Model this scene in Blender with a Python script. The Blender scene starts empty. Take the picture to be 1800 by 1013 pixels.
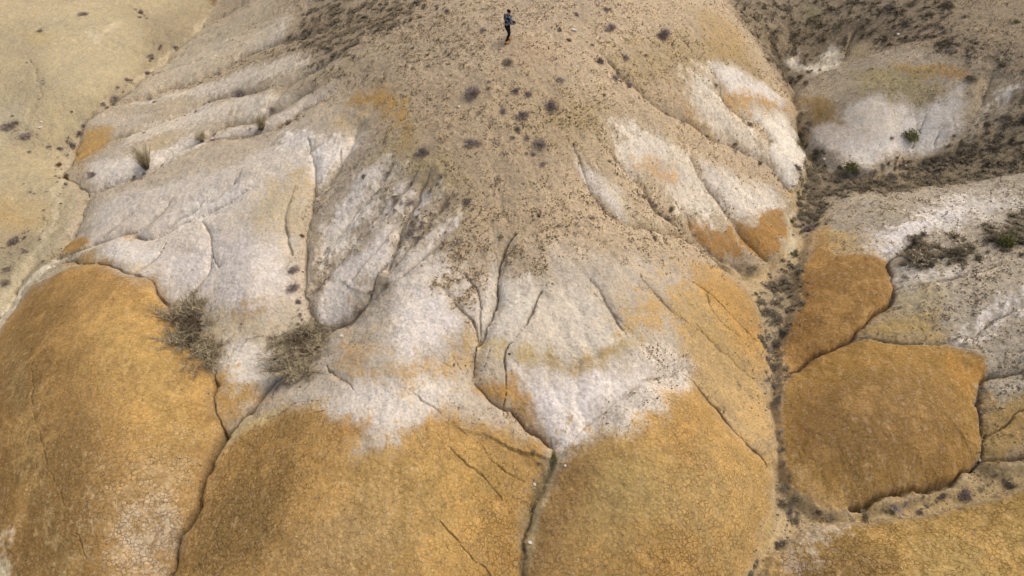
import bpy, bmesh, math, random
import numpy as np
from mathutils import Vector, Matrix

# ------------------------------------------------------------------ camera, sky, sun, exposure
S = bpy.context.scene
COL = S.collection
F = 1200.0 / 1800.0                      # focal length over picture width
CAM = np.array([0.0, 0.0, 26.0]); PITCH = math.radians(45)
cam = bpy.data.cameras.new('camera'); camo = bpy.data.objects.new('camera', cam); COL.objects.link(camo)
camo.location = CAM; camo.rotation_euler = (math.radians(90) - PITCH, 0, 0)
cam.sensor_width = 36; cam.lens = 36 * F; cam.clip_start = 0.5; cam.clip_end = 6000
S.camera = camo
SUN_EL, SUN_AZ = 60.0, 66.0              # azimuth clockwise from +Y (away from camera) towards +X (right)
W = bpy.data.worlds.new('World'); S.world = W; W.use_nodes = True
nt = W.node_tree; nt.nodes.clear()
sky = nt.nodes.new('ShaderNodeTexSky'); sky.sky_type = 'NISHITA'; sky.sun_disc = False
sky.sun_elevation = math.radians(SUN_EL); sky.sun_rotation = math.radians(SUN_AZ)
sky.air_density = 1.0; sky.dust_density = 6.0; sky.ozone_density = 1.0
bg = nt.nodes.new('ShaderNodeBackground'); bg.inputs[1].default_value = 0.14
wo = nt.nodes.new('ShaderNodeOutputWorld')
nt.links.new(sky.outputs[0], bg.inputs[0]); nt.links.new(bg.outputs[0], wo.inputs[0])
sl = bpy.data.lights.new('sun', 'SUN'); slo = bpy.data.objects.new('sun', sl); COL.objects.link(slo)
sl.energy = 1.2; sl.angle = math.radians(40); sl.color = (1.0, 0.95, 0.87)
_e, _a = math.radians(SUN_EL), math.radians(SUN_AZ)
SUND = Vector((math.sin(_a) * math.cos(_e), math.cos(_a) * math.cos(_e), math.sin(_e)))
slo.rotation_euler = SUND.to_track_quat('Z', 'Y').to_euler()
S.view_settings.view_transform = 'Standard'; S.view_settings.look = 'None'
S.view_settings.gamma = 1; S.view_settings.use_curve_mapping = False
S.view_settings.exposure = 0.05

rng = np.random.default_rng(11); random.seed(11)

# ------------------------------------------------------------------ numpy tools
_G = rng.uniform(0, 2 * math.pi, (256, 256)); _GX, _GY = np.cos(_G), np.sin(_G)
def perlin(x, y):
    xi = np.floor(x).astype(np.int32); yi = np.floor(y).astype(np.int32)
    fx = x - xi; fy = y - yi
    u = fx * fx * fx * (fx * (fx * 6 - 15) + 10); v = fy * fy * fy * (fy * (fy * 6 - 15) + 10)
    x0 = xi & 255; x1 = (xi + 1) & 255; y0 = yi & 255; y1 = (yi + 1) & 255
    a = _GX[x0, y0] * fx + _GY[x0, y0] * fy
    b = _GX[x1, y0] * (fx - 1) + _GY[x1, y0] * fy
    c = _GX[x0, y1] * fx + _GY[x0, y1] * (fy - 1)
    d = _GX[x1, y1] * (fx - 1) + _GY[x1, y1] * (fy - 1)
    return (a + u * (b - a)) * (1 - v) + (c + u * (d - c)) * v
def fbm(x, y, f, o=4, seed=0, gain=0.5):
    r = np.zeros_like(x); a = 1.0
    for k in range(o):
        r += a * perlin(x * f + 17.3 * seed + 5.1 * k, y * f - 9.7 * seed + 3.3 * k)
        f *= 2.03; a *= gain
    return r * 1.4
def sst(a, b, x):
    t = np.clip((x - a) / (b - a), 0, 1); return t * t * (3 - 2 * t)
def lin(c):
    c = np.array(c, float) / 255.0
    return np.where(c <= 0.04045, c / 12.92, ((c + 0.055) / 1.055) ** 2.4)

SN, CS = math.sin(PITCH), math.cos(PITCH)
def ray(u, v):                          # direction through a point of the photograph (1800 x 1013)
    a = (np.asarray(u, float) - 900) / 1200; b = -(np.asarray(v, float) - 506.5) / 1200
    d = np.stack([a, CS + b * SN, -SN + b * CS], -1)
    return d
def at_z(u, v, z):
    d = ray(u, v); t = (z - CAM[2]) / d[..., 2]
    return CAM + d * t[..., None]

# ------------------------------------------------------------------ the lie of the land: survey points (photo u, v, height in metres)
SURVEY = """
0 0 2.6; 150 50 2.7; 300 50 2.2; 0 200 1.8; 120 150 2.6; 50 300 1.2; 250 110 1.5; 375 20 1.8; 150 235 0.8; 108 290 0.5; 0 400 0.9; 70 400 .55; 25 530 0.1
-300 0 3.5; -300 300 2; -300 600 0; -200 1000 -.5
230 490 3.3; 200 600 4.1; 190 750 3.7; 180 900 2.9; 170 1013 2.0; 30 800 2.3; 20 1013 1.2; -150 800 0; 15 580 0.7; 320 850 2.7; 290 1000 1.9; 100 500 1.8; 330 680 3.4
650 700 4.2; 550 800 3.7; 650 850 3.5; 620 1013 2.3; 800 850 3.1; 450 900 2.7; 900 900 2.3; 850 1013 1.9; 400 1013 1.9; 640 1150 0.8; 200 1150 0.6
1150 800 3.5; 1150 900 3.0; 1130 1013 2.2; 1000 950 2.3; 1290 900 2.5; 1300 800 2.4; 1100 1150 0.5
1370 740 1.1; 1380 900 .7; 1340 1013 .4; 1375 620 1.3; 1370 500 1.6; 1390 400 2.1; 1420 300 2.6; 1420 240 2.9; 1393 170 3.1; 1300 470 2.2
890 78 10.0; 900 0 10.1; 880 200 8.8; 880 300 7.7; 900 420 6.4; 880 520 5.5; 880 620 4.5; 900 700 3.8; 960 790 2.7; 900 -80 9.6
1050 100 9.2; 1150 50 8.9; 1230 10 8.3; 1290 50 6.9; 1335 100 5.5; 1250 130 6.9; 1150 200 7.5; 1250 250 5.3; 1330 250 4.3; 1060 320 6.8; 1200 330 4.8; 1300 350 3.7; 1345 400 3.0; 1150 450 4.9; 1250 500 3.6; 1050 500 5.2; 1100 600 4.3; 1250 620 3.0; 1200 700 3.2; 1325 600 2.2; 1050 650 4.1; 1375 170 4.2; 1385 260 3.7
1400 60 4.6; 1500 30 6.2; 1600 0 7.6; 1800 0 9; 1700 80 7.8; 1550 70 6.0; 1450 90 4.3; 1350 10 5.6; 1330 -60 6; 1600 -60 8
1500 150 5.4; 1600 120 6.5; 1680 150 6.4; 1550 220 4.7; 1650 230 4.6; 1480 250 3.5; 1600 265 3.5; 1440 180 4.3
1750 250 5.2; 1800 150 7.2; 1700 300 4.3; 1550 310 3.3; 1800 300 5.2; 1600 380 4.3; 1500 350 3.2; 1800 420 5.2; 1700 420 4.5; 1650 500 4.2; 1800 560 4.7; 1500 500 3.5; 1440 550 2.7; 1600 570 3.3; 1560 700 3.5; 1550 800 3.0; 1440 750 2.5; 1660 750 3.2; 1760 720 3.1; 1500 895 1.4; 1700 850 1.7; 1600 885 1.3; 1790 810 2.3; 1600 980 2.3; 1800 930 2.5; 1450 1000 1.6; 2000 500 6; 2000 900 3; 2000 100 9
700 130 8.6; 780 100 9.3; 600 100 7.5; 700 40 8.7; 600 30 7.3; 500 50 5.6; 450 50 4.4; 400 80 3.4; 350 105 2.5; 500 130 5.6; 400 160 3.8; 300 185 2.4; 220 200 1.6; 500 190 5.4; 350 215 3.2; 200 240 1.7; 600 170 7.0; 650 200 7.2; 550 230 6.1; 400 260 4.3; 250 280 2.6; 180 300 1.8; 550 320 5.5; 450 300 5.0; 350 340 3.9; 250 370 2.8; 180 390 1.8; 480 400 4.9; 440 480 4.6; 350 430 3.6; 250 450 2.8; 150 440 1.6; 440 560 3.8; 430 640 3.2; 420 700 2.7; 300 520 3.0; 340 580 2.9; 600 400 5.4; 640 480 5.0; 540 480 4.1; 540 580 3.3; 600 600 3.8; 700 560 5.0; 750 620 4.8; 650 640 4.6; 760 450 6.0; 750 350 6.9; 700 280 7.4; 650 350 6.2; 500 680 3.1; 480 770 3.0
620 -60 8.2; 450 -60 5; 380 -50 2.2; 250 -60 3.4; 750 -60 9
"""
P = []
for line in SURVEY.strip().split('\n'):
    for t in line.split(';'):
        u, v, z = map(float, t.split()); p = at_z(u, v, z); P.append(p)
for a in range(0, 360, 24):              # the country round about
    P.append(np.array([130 * math.sin(math.radians(a)), 30 + 130 * math.cos(math.radians(a)), 4 + 3 * math.sin(a * .05)]))
for x_, y_, z_ in ((-45, -10, -1), (-20, -15, 0), (0, -20, -.5), (20, -15, 0), (45, -10, 1)):
    P.append(np.array([x_, y_, z_], float))
P = np.array(P)
def tps_fit(P, lam):
    n = len(P); d2 = ((P[:, None, :2] - P[None, :, :2]) ** 2).sum(-1)
    K = 0.5 * d2 * np.log(d2 + 1e-9) + lam * np.eye(n)
    A = np.zeros((n + 3, n + 3)); A[:n, :n] = K; A[:n, n] = 1; A[:n, n + 1:] = P[:, :2]
    A[n, :n] = 1; A[n + 1:, :n] = P[:, :2].T
    return np.linalg.solve(A, np.concatenate([P[:, 2], [0, 0, 0]]))
TW = tps_fit(P, 2.0)
def tps(x, y):
    sh = x.shape; x = x.ravel(); y = y.ravel(); out = np.empty_like(x); n = len(P)
    for i in range(0, len(x), 60000):
        a = x[i:i + 60000]; b = y[i:i + 60000]
        d2 = (a[:, None] - P[None, :, 0]) ** 2 + (b[:, None] - P[None, :, 1]) ** 2
        out[i:i + 60000] = (0.5 * d2 * np.log(d2 + 1e-9)) @ TW[:n] + TW[n] + TW[n + 1] * a + TW[n + 2] * b
    return out.reshape(sh)

# ------------------------------------------------------------------ the ground grid: finer near the middle, coarse to the horizon
NS, NT = 1240, 900
s_in = np.linspace(-0.86, 0.86, NS)
s_out = 0.86 * np.geomspace(1.012, 14, 26)
SS = np.concatenate([-s_out[::-1], s_in, s_out])
kk = np.linspace(-0.50, 0.535, NT)
y_in = 22 * (1 + kk) / (1 - kk)
y_far = y_in[-1] * np.geomspace(1.01, 40, 34)
y_near = y_in[0] - np.geomspace(0.1, 260, 26)
YY = np.concatenate([y_near[::-1], y_in, y_far])
def half(y): return np.maximum(y, 5.0) * CS + 22 * SN
NR, NC = len(YY), len(SS)
Y, Sg = np.meshgrid(YY, SS, indexing='ij'); X = Sg * half(Y)
def grid_index(x, y):
    r = np.interp(y, YY, np.arange(NR)); c = np.interp(x / half(y), SS, np.arange(NC))
    return r, c
def sample(A, x, y):
    r, c = grid_index(np.asarray(x, float), np.asarray(y, float))
    r0 = np.clip(np.floor(r).astype(int), 0, NR - 2); c0 = np.clip(np.floor(c).astype(int), 0, NC - 2)
    fr = r - r0; fc = c - c0
    return (A[r0, c0] * (1 - fr) * (1 - fc) + A[r0 + 1, c0] * fr * (1 - fc) + A[r0, c0 + 1] * (1 - fr) * fc + A[r0 + 1, c0 + 1] * fr * fc)
# the survey surface is smooth: solve it on a thinned grid, then fill in
def survey_surface():
    ri = np.unique(np.concatenate([np.arange(0, NR, 4), [NR - 1]])); ci = np.unique(np.concatenate([np.arange(0, NC, 5), [NC - 1]]))
    Zc = tps(X[np.ix_(ri, ci)], Y[np.ix_(ri, ci)])
    # cubic fill along both ways
    def cubic(Zs, src, dst):
        m = np.gradient(Zs, src, axis=0)
        k = np.clip(np.searchsorted(src, dst, side='right') - 1, 0, len(src) - 2)
        h = (src[k + 1] - src[k]); t = (dst - src[k]) / h
        t = t[:, None]; h = h[:, None]
        return (2*t**3 - 3*t**2 + 1) * Zs[k] + (t**3 - 2*t**2 + t) * h * m[k] + (-2*t**3 + 3*t**2) * Zs[k+1] + (t**3 - t**2) * h * m[k+1]
    A = cubic(Zc, ri.astype(float), np.arange(NR, dtype=float))
    return cubic(A.T.copy(), ci.astype(float), np.arange(NC, dtype=float)).T.copy()
B = survey_surface()
R_ = np.hypot(X, Y - 30)
far_z = 5 + 4 * fbm(X, Y, 0.012, 3, 5) + 0.02 * np.clip(R_ - 100, 0, 600) * (0.5 + fbm(X, Y, .004, 2, 9))
B = B + (far_z - B) * sst(75, 130, R_)
H = B.copy()

def march(u, v, A, off=0.0):
    """first meeting of the sight line through (u, v) with the ground A"""
    u = np.atleast_1d(np.asarray(u, float)); v = np.atleast_1d(np.asarray(v, float))
    d = ray(u, v); d /= np.linalg.norm(d, axis=1)[:, None]
    lo = np.full(len(u), 8.0); hi = np.full(len(u), 140.0); done = np.zeros(len(u), bool)
    for t in np.arange(10, 140, 0.25):
        p = CAM + d * t
        below = (p[:, 2] < sample(A, p[:, 0], p[:, 1]) - off) & ~done
        hi[below] = t; lo[below] = t - 0.25; done |= below
        if done.all(): break
    for _ in range(12):
        m = (lo + hi) / 2; p = CAM + d * m[:, None]
        b = p[:, 2] < sample(A, p[:, 0], p[:, 1]) - off
        hi = np.where(b, m, hi); lo = np.where(b, lo, m)
    return CAM + d * hi[:, None]

def parse(txt):
    return np.array([[float(a) for a in t.split(',')] for t in txt.split()])
def wiggle(p, amp, rs, step=0.35):
    """resample a line and give it a natural unsteady course"""
    seg = np.linalg.norm(np.diff(p, axis=0), axis=1); L = np.concatenate([[0], np.cumsum(seg)])
    n = max(3, int(L[-1] / step)); t = np.linspace(0, L[-1], n)
    q = np.stack([np.interp(t, L, p[:, k]) for k in range(2)], 1)
    sm = q.copy()
    for _ in range(2):
        sm[1:-1] = (sm[:-2] + 2 * sm[1:-1] + sm[2:]) / 4
    tg = np.gradient(sm, axis=0); tg /= np.linalg.norm(tg, axis=1)[:, None] + 1e-9
    nrm = np.stack([-tg[:, 1], tg[:, 0]], 1)
    o = np.full(n, float(rs)) * 7.7
    w = fbm(t, o, 0.45, 3, rs) + 0.5 * fbm(t, o, 2.2, 2, rs + 3)
    w *= np.minimum(1, np.minimum(t, L[-1] - t) / 0.6)
    return sm + nrm * (w * amp)[:, None]
def near(box, pad):
    """row / column window of the grid round a box"""
    x0, y0, x1, y1 = box[0] - pad, box[1] - pad, box[2] + pad, box[3] + pad
    r0, r1 = np.searchsorted(YY, [y0, y1]); r0 = max(r0 - 1, 0); r1 = min(r1 + 1, NR)
    if r1 <= r0: return None
    ys = YY[r0:r1]; h = half(ys)
    c0 = np.searchsorted(SS, min((x0 / h).min(), (x0 / h).max())); c1 = np.searchsorted(SS, max((x1 / h).min(), (x1 / h).max()))
    c0 = max(c0 - 1, 0); c1 = min(c1 + 1, NC)
    if c1 <= c0: return None
    return slice(r0, r1), slice(c0, c1)
def line_field(q, reach, QX=None, QY=None):
    """distance from the grid to a line, only within reach; returns D (inf elsewhere) on its window"""
    w = near((q[:, 0].min(), q[:, 1].min(), q[:, 0].max(), q[:, 1].max()), reach)
    if w is None: return None, None, None
    D = np.full(X[w].shape, 1e3, np.float32); T = np.zeros(X[w].shape, np.float32)
    n = len(q)
    for i in range(n - 1):
        a, b = q[i], q[i + 1]
        ww = near((min(a[0], b[0]), min(a[1], b[1]), max(a[0], b[0]), max(a[1], b[1])), reach)
        if ww is None: continue
        sr = slice(ww[0].start - w[0].start, ww[0].stop - w[0].start); sc = slice(ww[1].start - w[1].start, ww[1].stop - w[1].start)
        if sr.start < 0 or sc.start < 0: 
            sr = slice(max(sr.start, 0), sr.stop); sc = slice(max(sc.start, 0), sc.stop)
        gx = XW[w][sr, sc]; gy = YW[w][sr, sc]
        ab = b - a; L2 = (ab ** 2).sum() + 1e-9
        t = np.clip(((gx - a[0]) * ab[0] + (gy - a[1]) * ab[1]) / L2, 0, 1)
        d = np.hypot(gx - a[0] - t * ab[0], gy - a[1] - t * ab[1])
        o = D[sr, sc]; m = d < o
        o[m] = d[m]; tt = T[sr, sc]; tt[m] = ((i + t) / (n - 1))[m]
    return w, D, T
# slightly unsteady copies of the coordinates, so that edges come out ragged
XW = X + 0.10 * fbm(X, Y, 0.9, 3, 1) + 0.03 * fbm(X, Y, 6, 2, 4)
YW = Y + 0.10 * fbm(X, Y, 0.9, 3, 2) + 0.03 * fbm(X, Y, 6, 2, 6)

# ------------------------------------------------------------------ gullies and cracks.
# shoulder depth, shoulder width, slit depth, slit half width (metres) : course in the photograph
GULLIES = """
.55 1.4 .12 .10 a: 386,0 369,30 356,57 322,80 288,114 258,134 235,161 198,188 168,201 148,221 134,255 129,285 112,310 160,340 150,380 134,412 104,445 67,469 40,500 14,545 -30,600 -80,680
.35 .9 .10 .07: 440,0 416,20 379,37 364,44
.60 1.0 .12 .10: 600,60 550,70 497,80 446,97 426,111 379,134 335,154 302,161 252,178 201,188
.50 .9 .14 .08: 497,161 450,166 409,171 369,181 335,201 285,221 242,238 201,248 178,262 134,288
.60 1.0 .16 .10: 600,151 544,168 500,195 453,218 420,222 386,231 362,252 302,278 285,295 248,315 201,329 165,345 150,360
.40 .8 .12 .08: 600,168 550,188 480,231 436,241 379,248 362,252
.40 1.0 .06 .10: 600,108 560,125 517,148 487,174 453,218
0.26 .5 .24 .068: 309,347 285,377 255,404 242,412 215,412 198,420 164,430
0.28600000000000003 .6 .24 .068: 376,347 336,377 299,400 279,420 258,424 235,417
0.28600000000000003 .6 .24 .068: 436,340 403,360 362,377 309,404 279,420
0.195 .5 .24 .068: 248,363 218,390 185,417 164,430 134,444 97,451
0.325 .6 .24 .068: 295,434 282,457 258,474 228,487 201,471 181,464 144,466 118,460 90,470
.55 .9 .14 .06: 376,444 378,464 369,488 359,504 339,528 318,548
.60 1.2 .25 .10: 235,490 265,501 292,531 302,568 329,605 372,635 379,659 376,673 372,700 382,733 393,758
1.2 1.8 .45 .17: 393,758 389,790 376,817 356,861 349,901 329,938 315,975 305,1009 296,1060 290,1130
.50 .7 .10 .10: 764,300 735,350 707,397 694,441 682,474
.42 .55 .08 .08: 800,345 770,380 745,410 715,445 684,480
.42 .55 .08 .08: 700,290 670,330 630,370 600,410 570,450
.36 .45 .08 .08: 740,300 715,340 690,370 650,405 640,420
.2 .4 .05 .07: 830,350 800,380 760,430
.8 1.1 .35 .15: 682,474 664,511 644,545 620,568 600,577 567,592 550,619 534,652 497,673 470,693 436,730 423,743 393,758
.15 .4 .20 .06: 505,650 487,664 478,680 470,693
.40 .8 .12 .09: 544,252 550,292 553,336 547,374 537,424 534,474 537,508 550,555 564,585
.40 .7 .10 .08: 600,265 594,295 567,336 553,345
.40 .7 .08 .08: 700,340 680,367 637,407 600,461 567,494 545,520
.50 .9 .05 .1: 650,215 627,240 600,290 585,330 560,350
.30 .5 .22 .07: 905,420 892,444 878,471 875,508 878,528 868,555 855,585 845,605
.50 .8 .32 .10: 845,605 838,635 830,662 829,675 842,690 868,710 892,717 922,737 935,757 952,774 966,787
.95 1.5 .12 .25: 966,787 974,804 966,834 952,861 937,894 924,938 920,975 920,1012 915,1070 905,1130
.12 .3 .12 .05: 868,427 868,454 877,474
.22 .4 .14 .06: 815,484 835,518 848,548 847,575 846,600
.20 .5 .12 .06: 771,504 795,535 818,561 835,578 845,602
.20 .5 .24 .055: 969,494 956,511 942,541 922,571 907,588 895,622 889,642 889,676 890,696 887,715
.08 .3 .10 .045: 791,612 798,642 815,659 830,668
.04 .2 .08 .04: 771,632 785,640 798,644
.05 .3 .10 .045: 868,608 855,632 835,652 830,662
.03 .25 .10 .04: 717,683 734,703 758,723 774,738 791,742 818,755 835,774 848,787 868,807 892,824 922,841
.03 .25 .10 .04: 748,754 785,772 801,797 815,814 835,824 855,844 882,861 889,884 899,901
.03 .2 .12 .04: 786,728 795,743
.05 .3 .10 .045: 770,915 800,945 821,965 842,982 865,1012 880,1050
.04 .2 .12 .04: 450,728 487,725 517,710 564,703
.03 .2 .10 .04: 537,730 570,722
.55 1.1 .06 .12: 993,797 1016,770 1043,754 1070,723 1105,690 1150,662 1200,655
.35 .8 .18 .07: 1200,655 1217,666 1247,707 1274,743 1307,780 1328,794 1348,821
.30 .7 .08 .06: 1223,578 1250,608 1277,632 1307,652 1324,672
.14 .5 .09 .05: 1030,504 1077,551 1113,588 1144,615 1177,645 1200,655
.14 .5 .12 .05: 1200,488 1220,498 1260,528 1284,551 1311,585 1328,602
.10 .4 .10 .05: 1240,518 1254,558 1300,595
.14 .5 .10 .05: 1123,484 1150,521 1200,568 1225,582
.6 .9 .10 .09: 1006,268 1019,295 1033,340 1043,353 1070,380 1103,397 1170,414 1200,418 1234,436 1270,468
.5 .8 .08 .09: 1050,262 1080,285 1103,312 1137,336 1137,360 1170,384 1200,404 1210,410
.5 .7 .10 .08: 1200,374 1210,407 1237,434 1267,457 1297,474
.45 .7 .12 .07: 1200,265 1220,292 1234,319 1250,340 1267,367 1287,394 1300,424 1324,447 1348,458
.6 .9 .12 .08: 1046,101 1087,141 1123,168 1157,195 1200,212 1234,235 1277,258 1334,282 1358,302 1381,329 1388,341
.45 .8 .10 .07: 1247,117 1264,161 1281,195 1311,211 1341,221 1354,248 1351,279 1358,302
.6 1.0 .05 .2: 1340,60 1372,110 1392,150 1398,170 1400,200 1410,240 1425,262 1440,290
.55 .8 .30 .12: 1383,667 1408,649 1435,628 1475,608 1499,598
.40 .7 .26 .10: 1499,598 1519,575 1556,548 1566,528 1571,508 1564,488 1562,461 1580,452 1596,444
.20 .5 .14 .06: 1571,508 1599,508 1630,499 1670,493 1703,484 1760,470
.35 .7 .18 .07: 1499,598 1552,600 1596,605 1653,607 1663,608
.45 .9 .10 .07: 1663,608 1720,588 1744,568 1770,548 1800,538 1850,525
.12 .4 .12 .05: 1556,548 1583,541
.20 .5 .10 .05: 1663,608 1697,615 1737,625 1800,618 1850,612
.50 .8 .22 .10: 1850,640 1800,655 1760,664 1737,669 1723,676 1712,707 1720,750 1727,774
.7 .9 .35 .16: 1727,774 1723,801 1703,831 1670,851 1620,861 1569,871 1549,881 1519,891 1495,898
.30 .6 .18 .08: 1728,777 1754,757 1780,733 1800,717 1850,690
.30 .6 .16 .07: 1722,807 1744,821 1770,814 1800,801 1850,780
.15 .4 .12 .05: 1628,198 1615,235 1606,262
.12 .4 .12 .05: 1656,215 1652,238 1640,256
.08 .3 .08 .05: 1675,205 1680,232
.08 .3 .10 .05: 1514,228 1503,255
.10 .3 .10 .05: 1548,250 1530,275
.45 .8 .12 .07: 1508,45 1500,68 1490,85 1480,108
.30 .6 .10 .06: 1580,60 1556,75 1538,90
.35 .7 .06 .07: 1745,130 1735,155 1728,185
.30 .6 .12 .07: 600,330 575,350 556,370
.25 .5 .12 .066: 430,300 400,335 370,360 340,380
.20 .5 .12 .066: 520,330 505,370 500,410 512,450
.22 .5 .12 .066: 690,500 720,480 745,450 770,440
.20 .5 .10 .066: 560,470 590,430 620,395 650,350
.20 .4 .10 .066: 600,520 640,470 670,430 690,405
.20 .5 .12 .066: 355,390 372,420 372,450 385,470
.15 .4 .12 .066: 1105,600 1090,560 1060,520 1040,490
.15 .4 .12 .066: 620,690 590,660 570,640
.05 .2 .08 .04: 430,595 415,620 395,637 380,648
.05 .2 .08 .04: 470,600 462,640 440,660 445,680 437,692
.04 .2 .08 .04: 520,440 500,470
.18 .5 .04 .06: 190,4 225,12 258,32 282,50 300,76 290,108 262,132
.15 .5 .04 .06: 266,40 270,80 262,110
.15 .5 .04 .06: 45,92 60,120 72,150 78,175 60,175
.12 .5 .04 .06: 95,170 115,190 130,205
.15 .5 .04 .06: 0,215 50,230 90,250 112,270
.15 .5 .04 .06: 10,480 40,440 75,410 90,380
.05 .3 .06 .04: 60,600 55,700 80,800 110,880 150,980
"""
WOBBLE = 0.13
lines = []
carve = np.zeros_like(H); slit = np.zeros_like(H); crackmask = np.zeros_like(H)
for i, row in enumerate(GULLIES.strip().split('\n')):
    head, pts = row.split(':'); hd = head.split()
    dep, wid, sd, sw = map(float, hd[:4])
    uv = parse(pts)
    q = march(uv[:, 0], uv[:, 1], B, dep)[:, :2]
    q = wiggle(q, WOBBLE if sw < .09 else WOBBLE * 1.3, i + 1)
    lines.append((q, dep, wid, sd, sw))
    if sw < .065: dep *= .55; wid *= .8
    w, D, T = line_field(q, max(5 * wid, 1.0))
    if w is None: continue
    taper = np.clip(T * 5, 0.15, 1) if dep < 1.2 else 1.0
    cw = .86 * dep * taper * (np.exp(-D / wid) * .75 + .25 * np.exp(-D / (wid * .3)))
    carve[w] = np.maximum(carve[w], cw) + 0.15 * np.minimum(carve[w], cw)
    var = 0.75 + 0.5 * fbm(X[w], Y[w], 1.1, 2, 31)
    swv = sw * (0.7 + 0.6 * np.clip(var, 0, 1.4)) * (0.5 + 0.5 * taper)
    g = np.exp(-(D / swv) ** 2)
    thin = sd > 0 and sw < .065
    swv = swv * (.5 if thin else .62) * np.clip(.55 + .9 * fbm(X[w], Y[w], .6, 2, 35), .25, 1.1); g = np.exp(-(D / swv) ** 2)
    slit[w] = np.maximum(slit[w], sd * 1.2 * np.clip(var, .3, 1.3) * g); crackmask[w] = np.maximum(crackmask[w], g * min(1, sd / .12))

# ------------------------------------------------------------------ polygons traced in the photograph, laid on the ground
def poly_on(txt, A):
    uv = parse(txt) if isinstance(txt, str) else np.array(txt, float)
    c = np.vstack([uv, uv[:1]]); out = []
    for a, b in zip(c[:-1], c[1:]):
        n = max(1, int(np.hypot(*(b - a)) / 60))
        for k in range(n): out.append(a + (b - a) * k / n)
    out = np.array(out)
    return march(out[:, 0], out[:, 1], A)[:, :2]
def poly_sd(q, reach, wx, wy):
    """signed distance (positive inside)"""
    w = near((q[:, 0].min(), q[:, 1].min(), q[:, 0].max(), q[:, 1].max()), reach)
    gx = wx[w]; gy = wy[w]
    D = np.full(gx.shape, 1e9, np.float32); ins = np.zeros(gx.shape, bool)
    for a, b in zip(q, np.roll(q, -1, axis=0)):
        ab = b - a; L2 = (ab ** 2).sum() + 1e-9
        px = gx - a[0]; py = gy - a[1]
        t = np.clip((px * ab[0] + py * ab[1]) / L2, 0, 1)
        D = np.minimum(D, (px - t * ab[0]) ** 2 + (py - t * ab[1]) ** 2)
        cond = (a[1] > gy) != (b[1] > gy)
        if abs(ab[1]) > 1e-9: ins ^= cond & (px < ab[0] * py / ab[1])
    D = np.sqrt(D)
    return w, np.where(ins, D, -D)

H = B - carve
# the dry stream bed is let in below its banks
WASH = parse("1296,1040 1338,962 1357,891 1356,851 1364,800 1359,765 1349,707 1353,650 1342,588 1328,530 1311,506 1270,470 1234,433 1202,412 1240,440 1297,474 1330,470 1352,460 1376,436 1386,404 1384,367 1394,345 1405,320 1414,300 1415,265 1404,240 1396,200 1390,160 1402,160 1404,195 1425,226 1444,252 1470,275 1492,296 1530,298 1600,276 1670,262 1720,225 1760,170 1830,140 1830,300 1700,315 1600,330 1520,350 1462,380 1428,408 1419,451 1407,484 1409,521 1393,568 1376,618 1380,665 1372,717 1375,774 1378,816 1398,858 1435,886 1490,905 1549,887 1620,868 1690,850 1722,815 1770,822 1840,800 1840,840 1737,883 1653,903 1569,917 1502,920 1452,923 1415,940 1388,964 1358,980 1345,1040")
qw = poly_on(WASH, H)
w, sd = poly_sd(qw, 1.0, XW, YW)
wash = np.zeros_like(H); wash[w] = sst(-.05, .35, sd)
edge = np.zeros_like(H); edge[w] = np.exp(-(sd / .22) ** 2)
H = H - 0.42 * wash

# ------------------------------------------------------------------ colours of the ground, painted layer over layer (r g b as seen in daylight)
c0 = lin((160, 142, 114))
COLR = np.empty(H.shape + (3,), np.float32); COLR[:] = c0
GRAV = np.full(H.shape, .45, np.float32)     # stony
MUD = np.zeros(H.shape, np.float32)          # mud-cracked
LITT = np.zeros(H.shape, np.float32)         # dark litter
n1 = fbm(X, Y, 0.35, 4, 41); n2 = fbm(X, Y, 1.3, 4, 42); n3 = fbm(X, Y, 5.0, 3, 43); n4 = fbm(X * 1.6, Y * .8, 2.4, 4, 45, .65)
XR = X + 0.38 * fbm(X, Y, 0.7, 4, 51, .6) + .06 * fbm(X, Y, 3.3, 3, 53, .7) + .03 * n3
YR = Y + 0.38 * fbm(X, Y, 0.7, 4, 52, .6) + .12 * fbm(X, Y, 3.3, 3, 54, .7)
def paint(col, grav, mud, op, soft, txt, ragged=1, litt=None):
    q = poly_on(txt, H)
    w, sd = poly_sd(q, soft * 4 + .6, XR if ragged else XW, YR if ragged else YW)
    if ragged == 1: soft = soft * (1.9 if soft > .18 else 1.1)
    if ragged == 2: soft = soft * 1.8; sd = sd + soft * (0.8 * n2[w] + .7 * n3[w] + .5 * n4[w])
    m = sst(-soft, soft, sd) * op
    if ragged: m = np.clip(m * (1 + .22 * n3[w] + .22 * n4[w]), 0, 1)
    if col is not None:
        COLR[w] += (lin(col).astype(np.float32) - COLR[w]) * m[..., None]
    if grav is not None: GRAV[w] += (grav - GRAV[w]) * m
    if mud is not None: MUD[w] += (mud - MUD[w]) * m
    if litt is not None: LITT[w] += (litt - LITT[w]) * m
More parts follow.
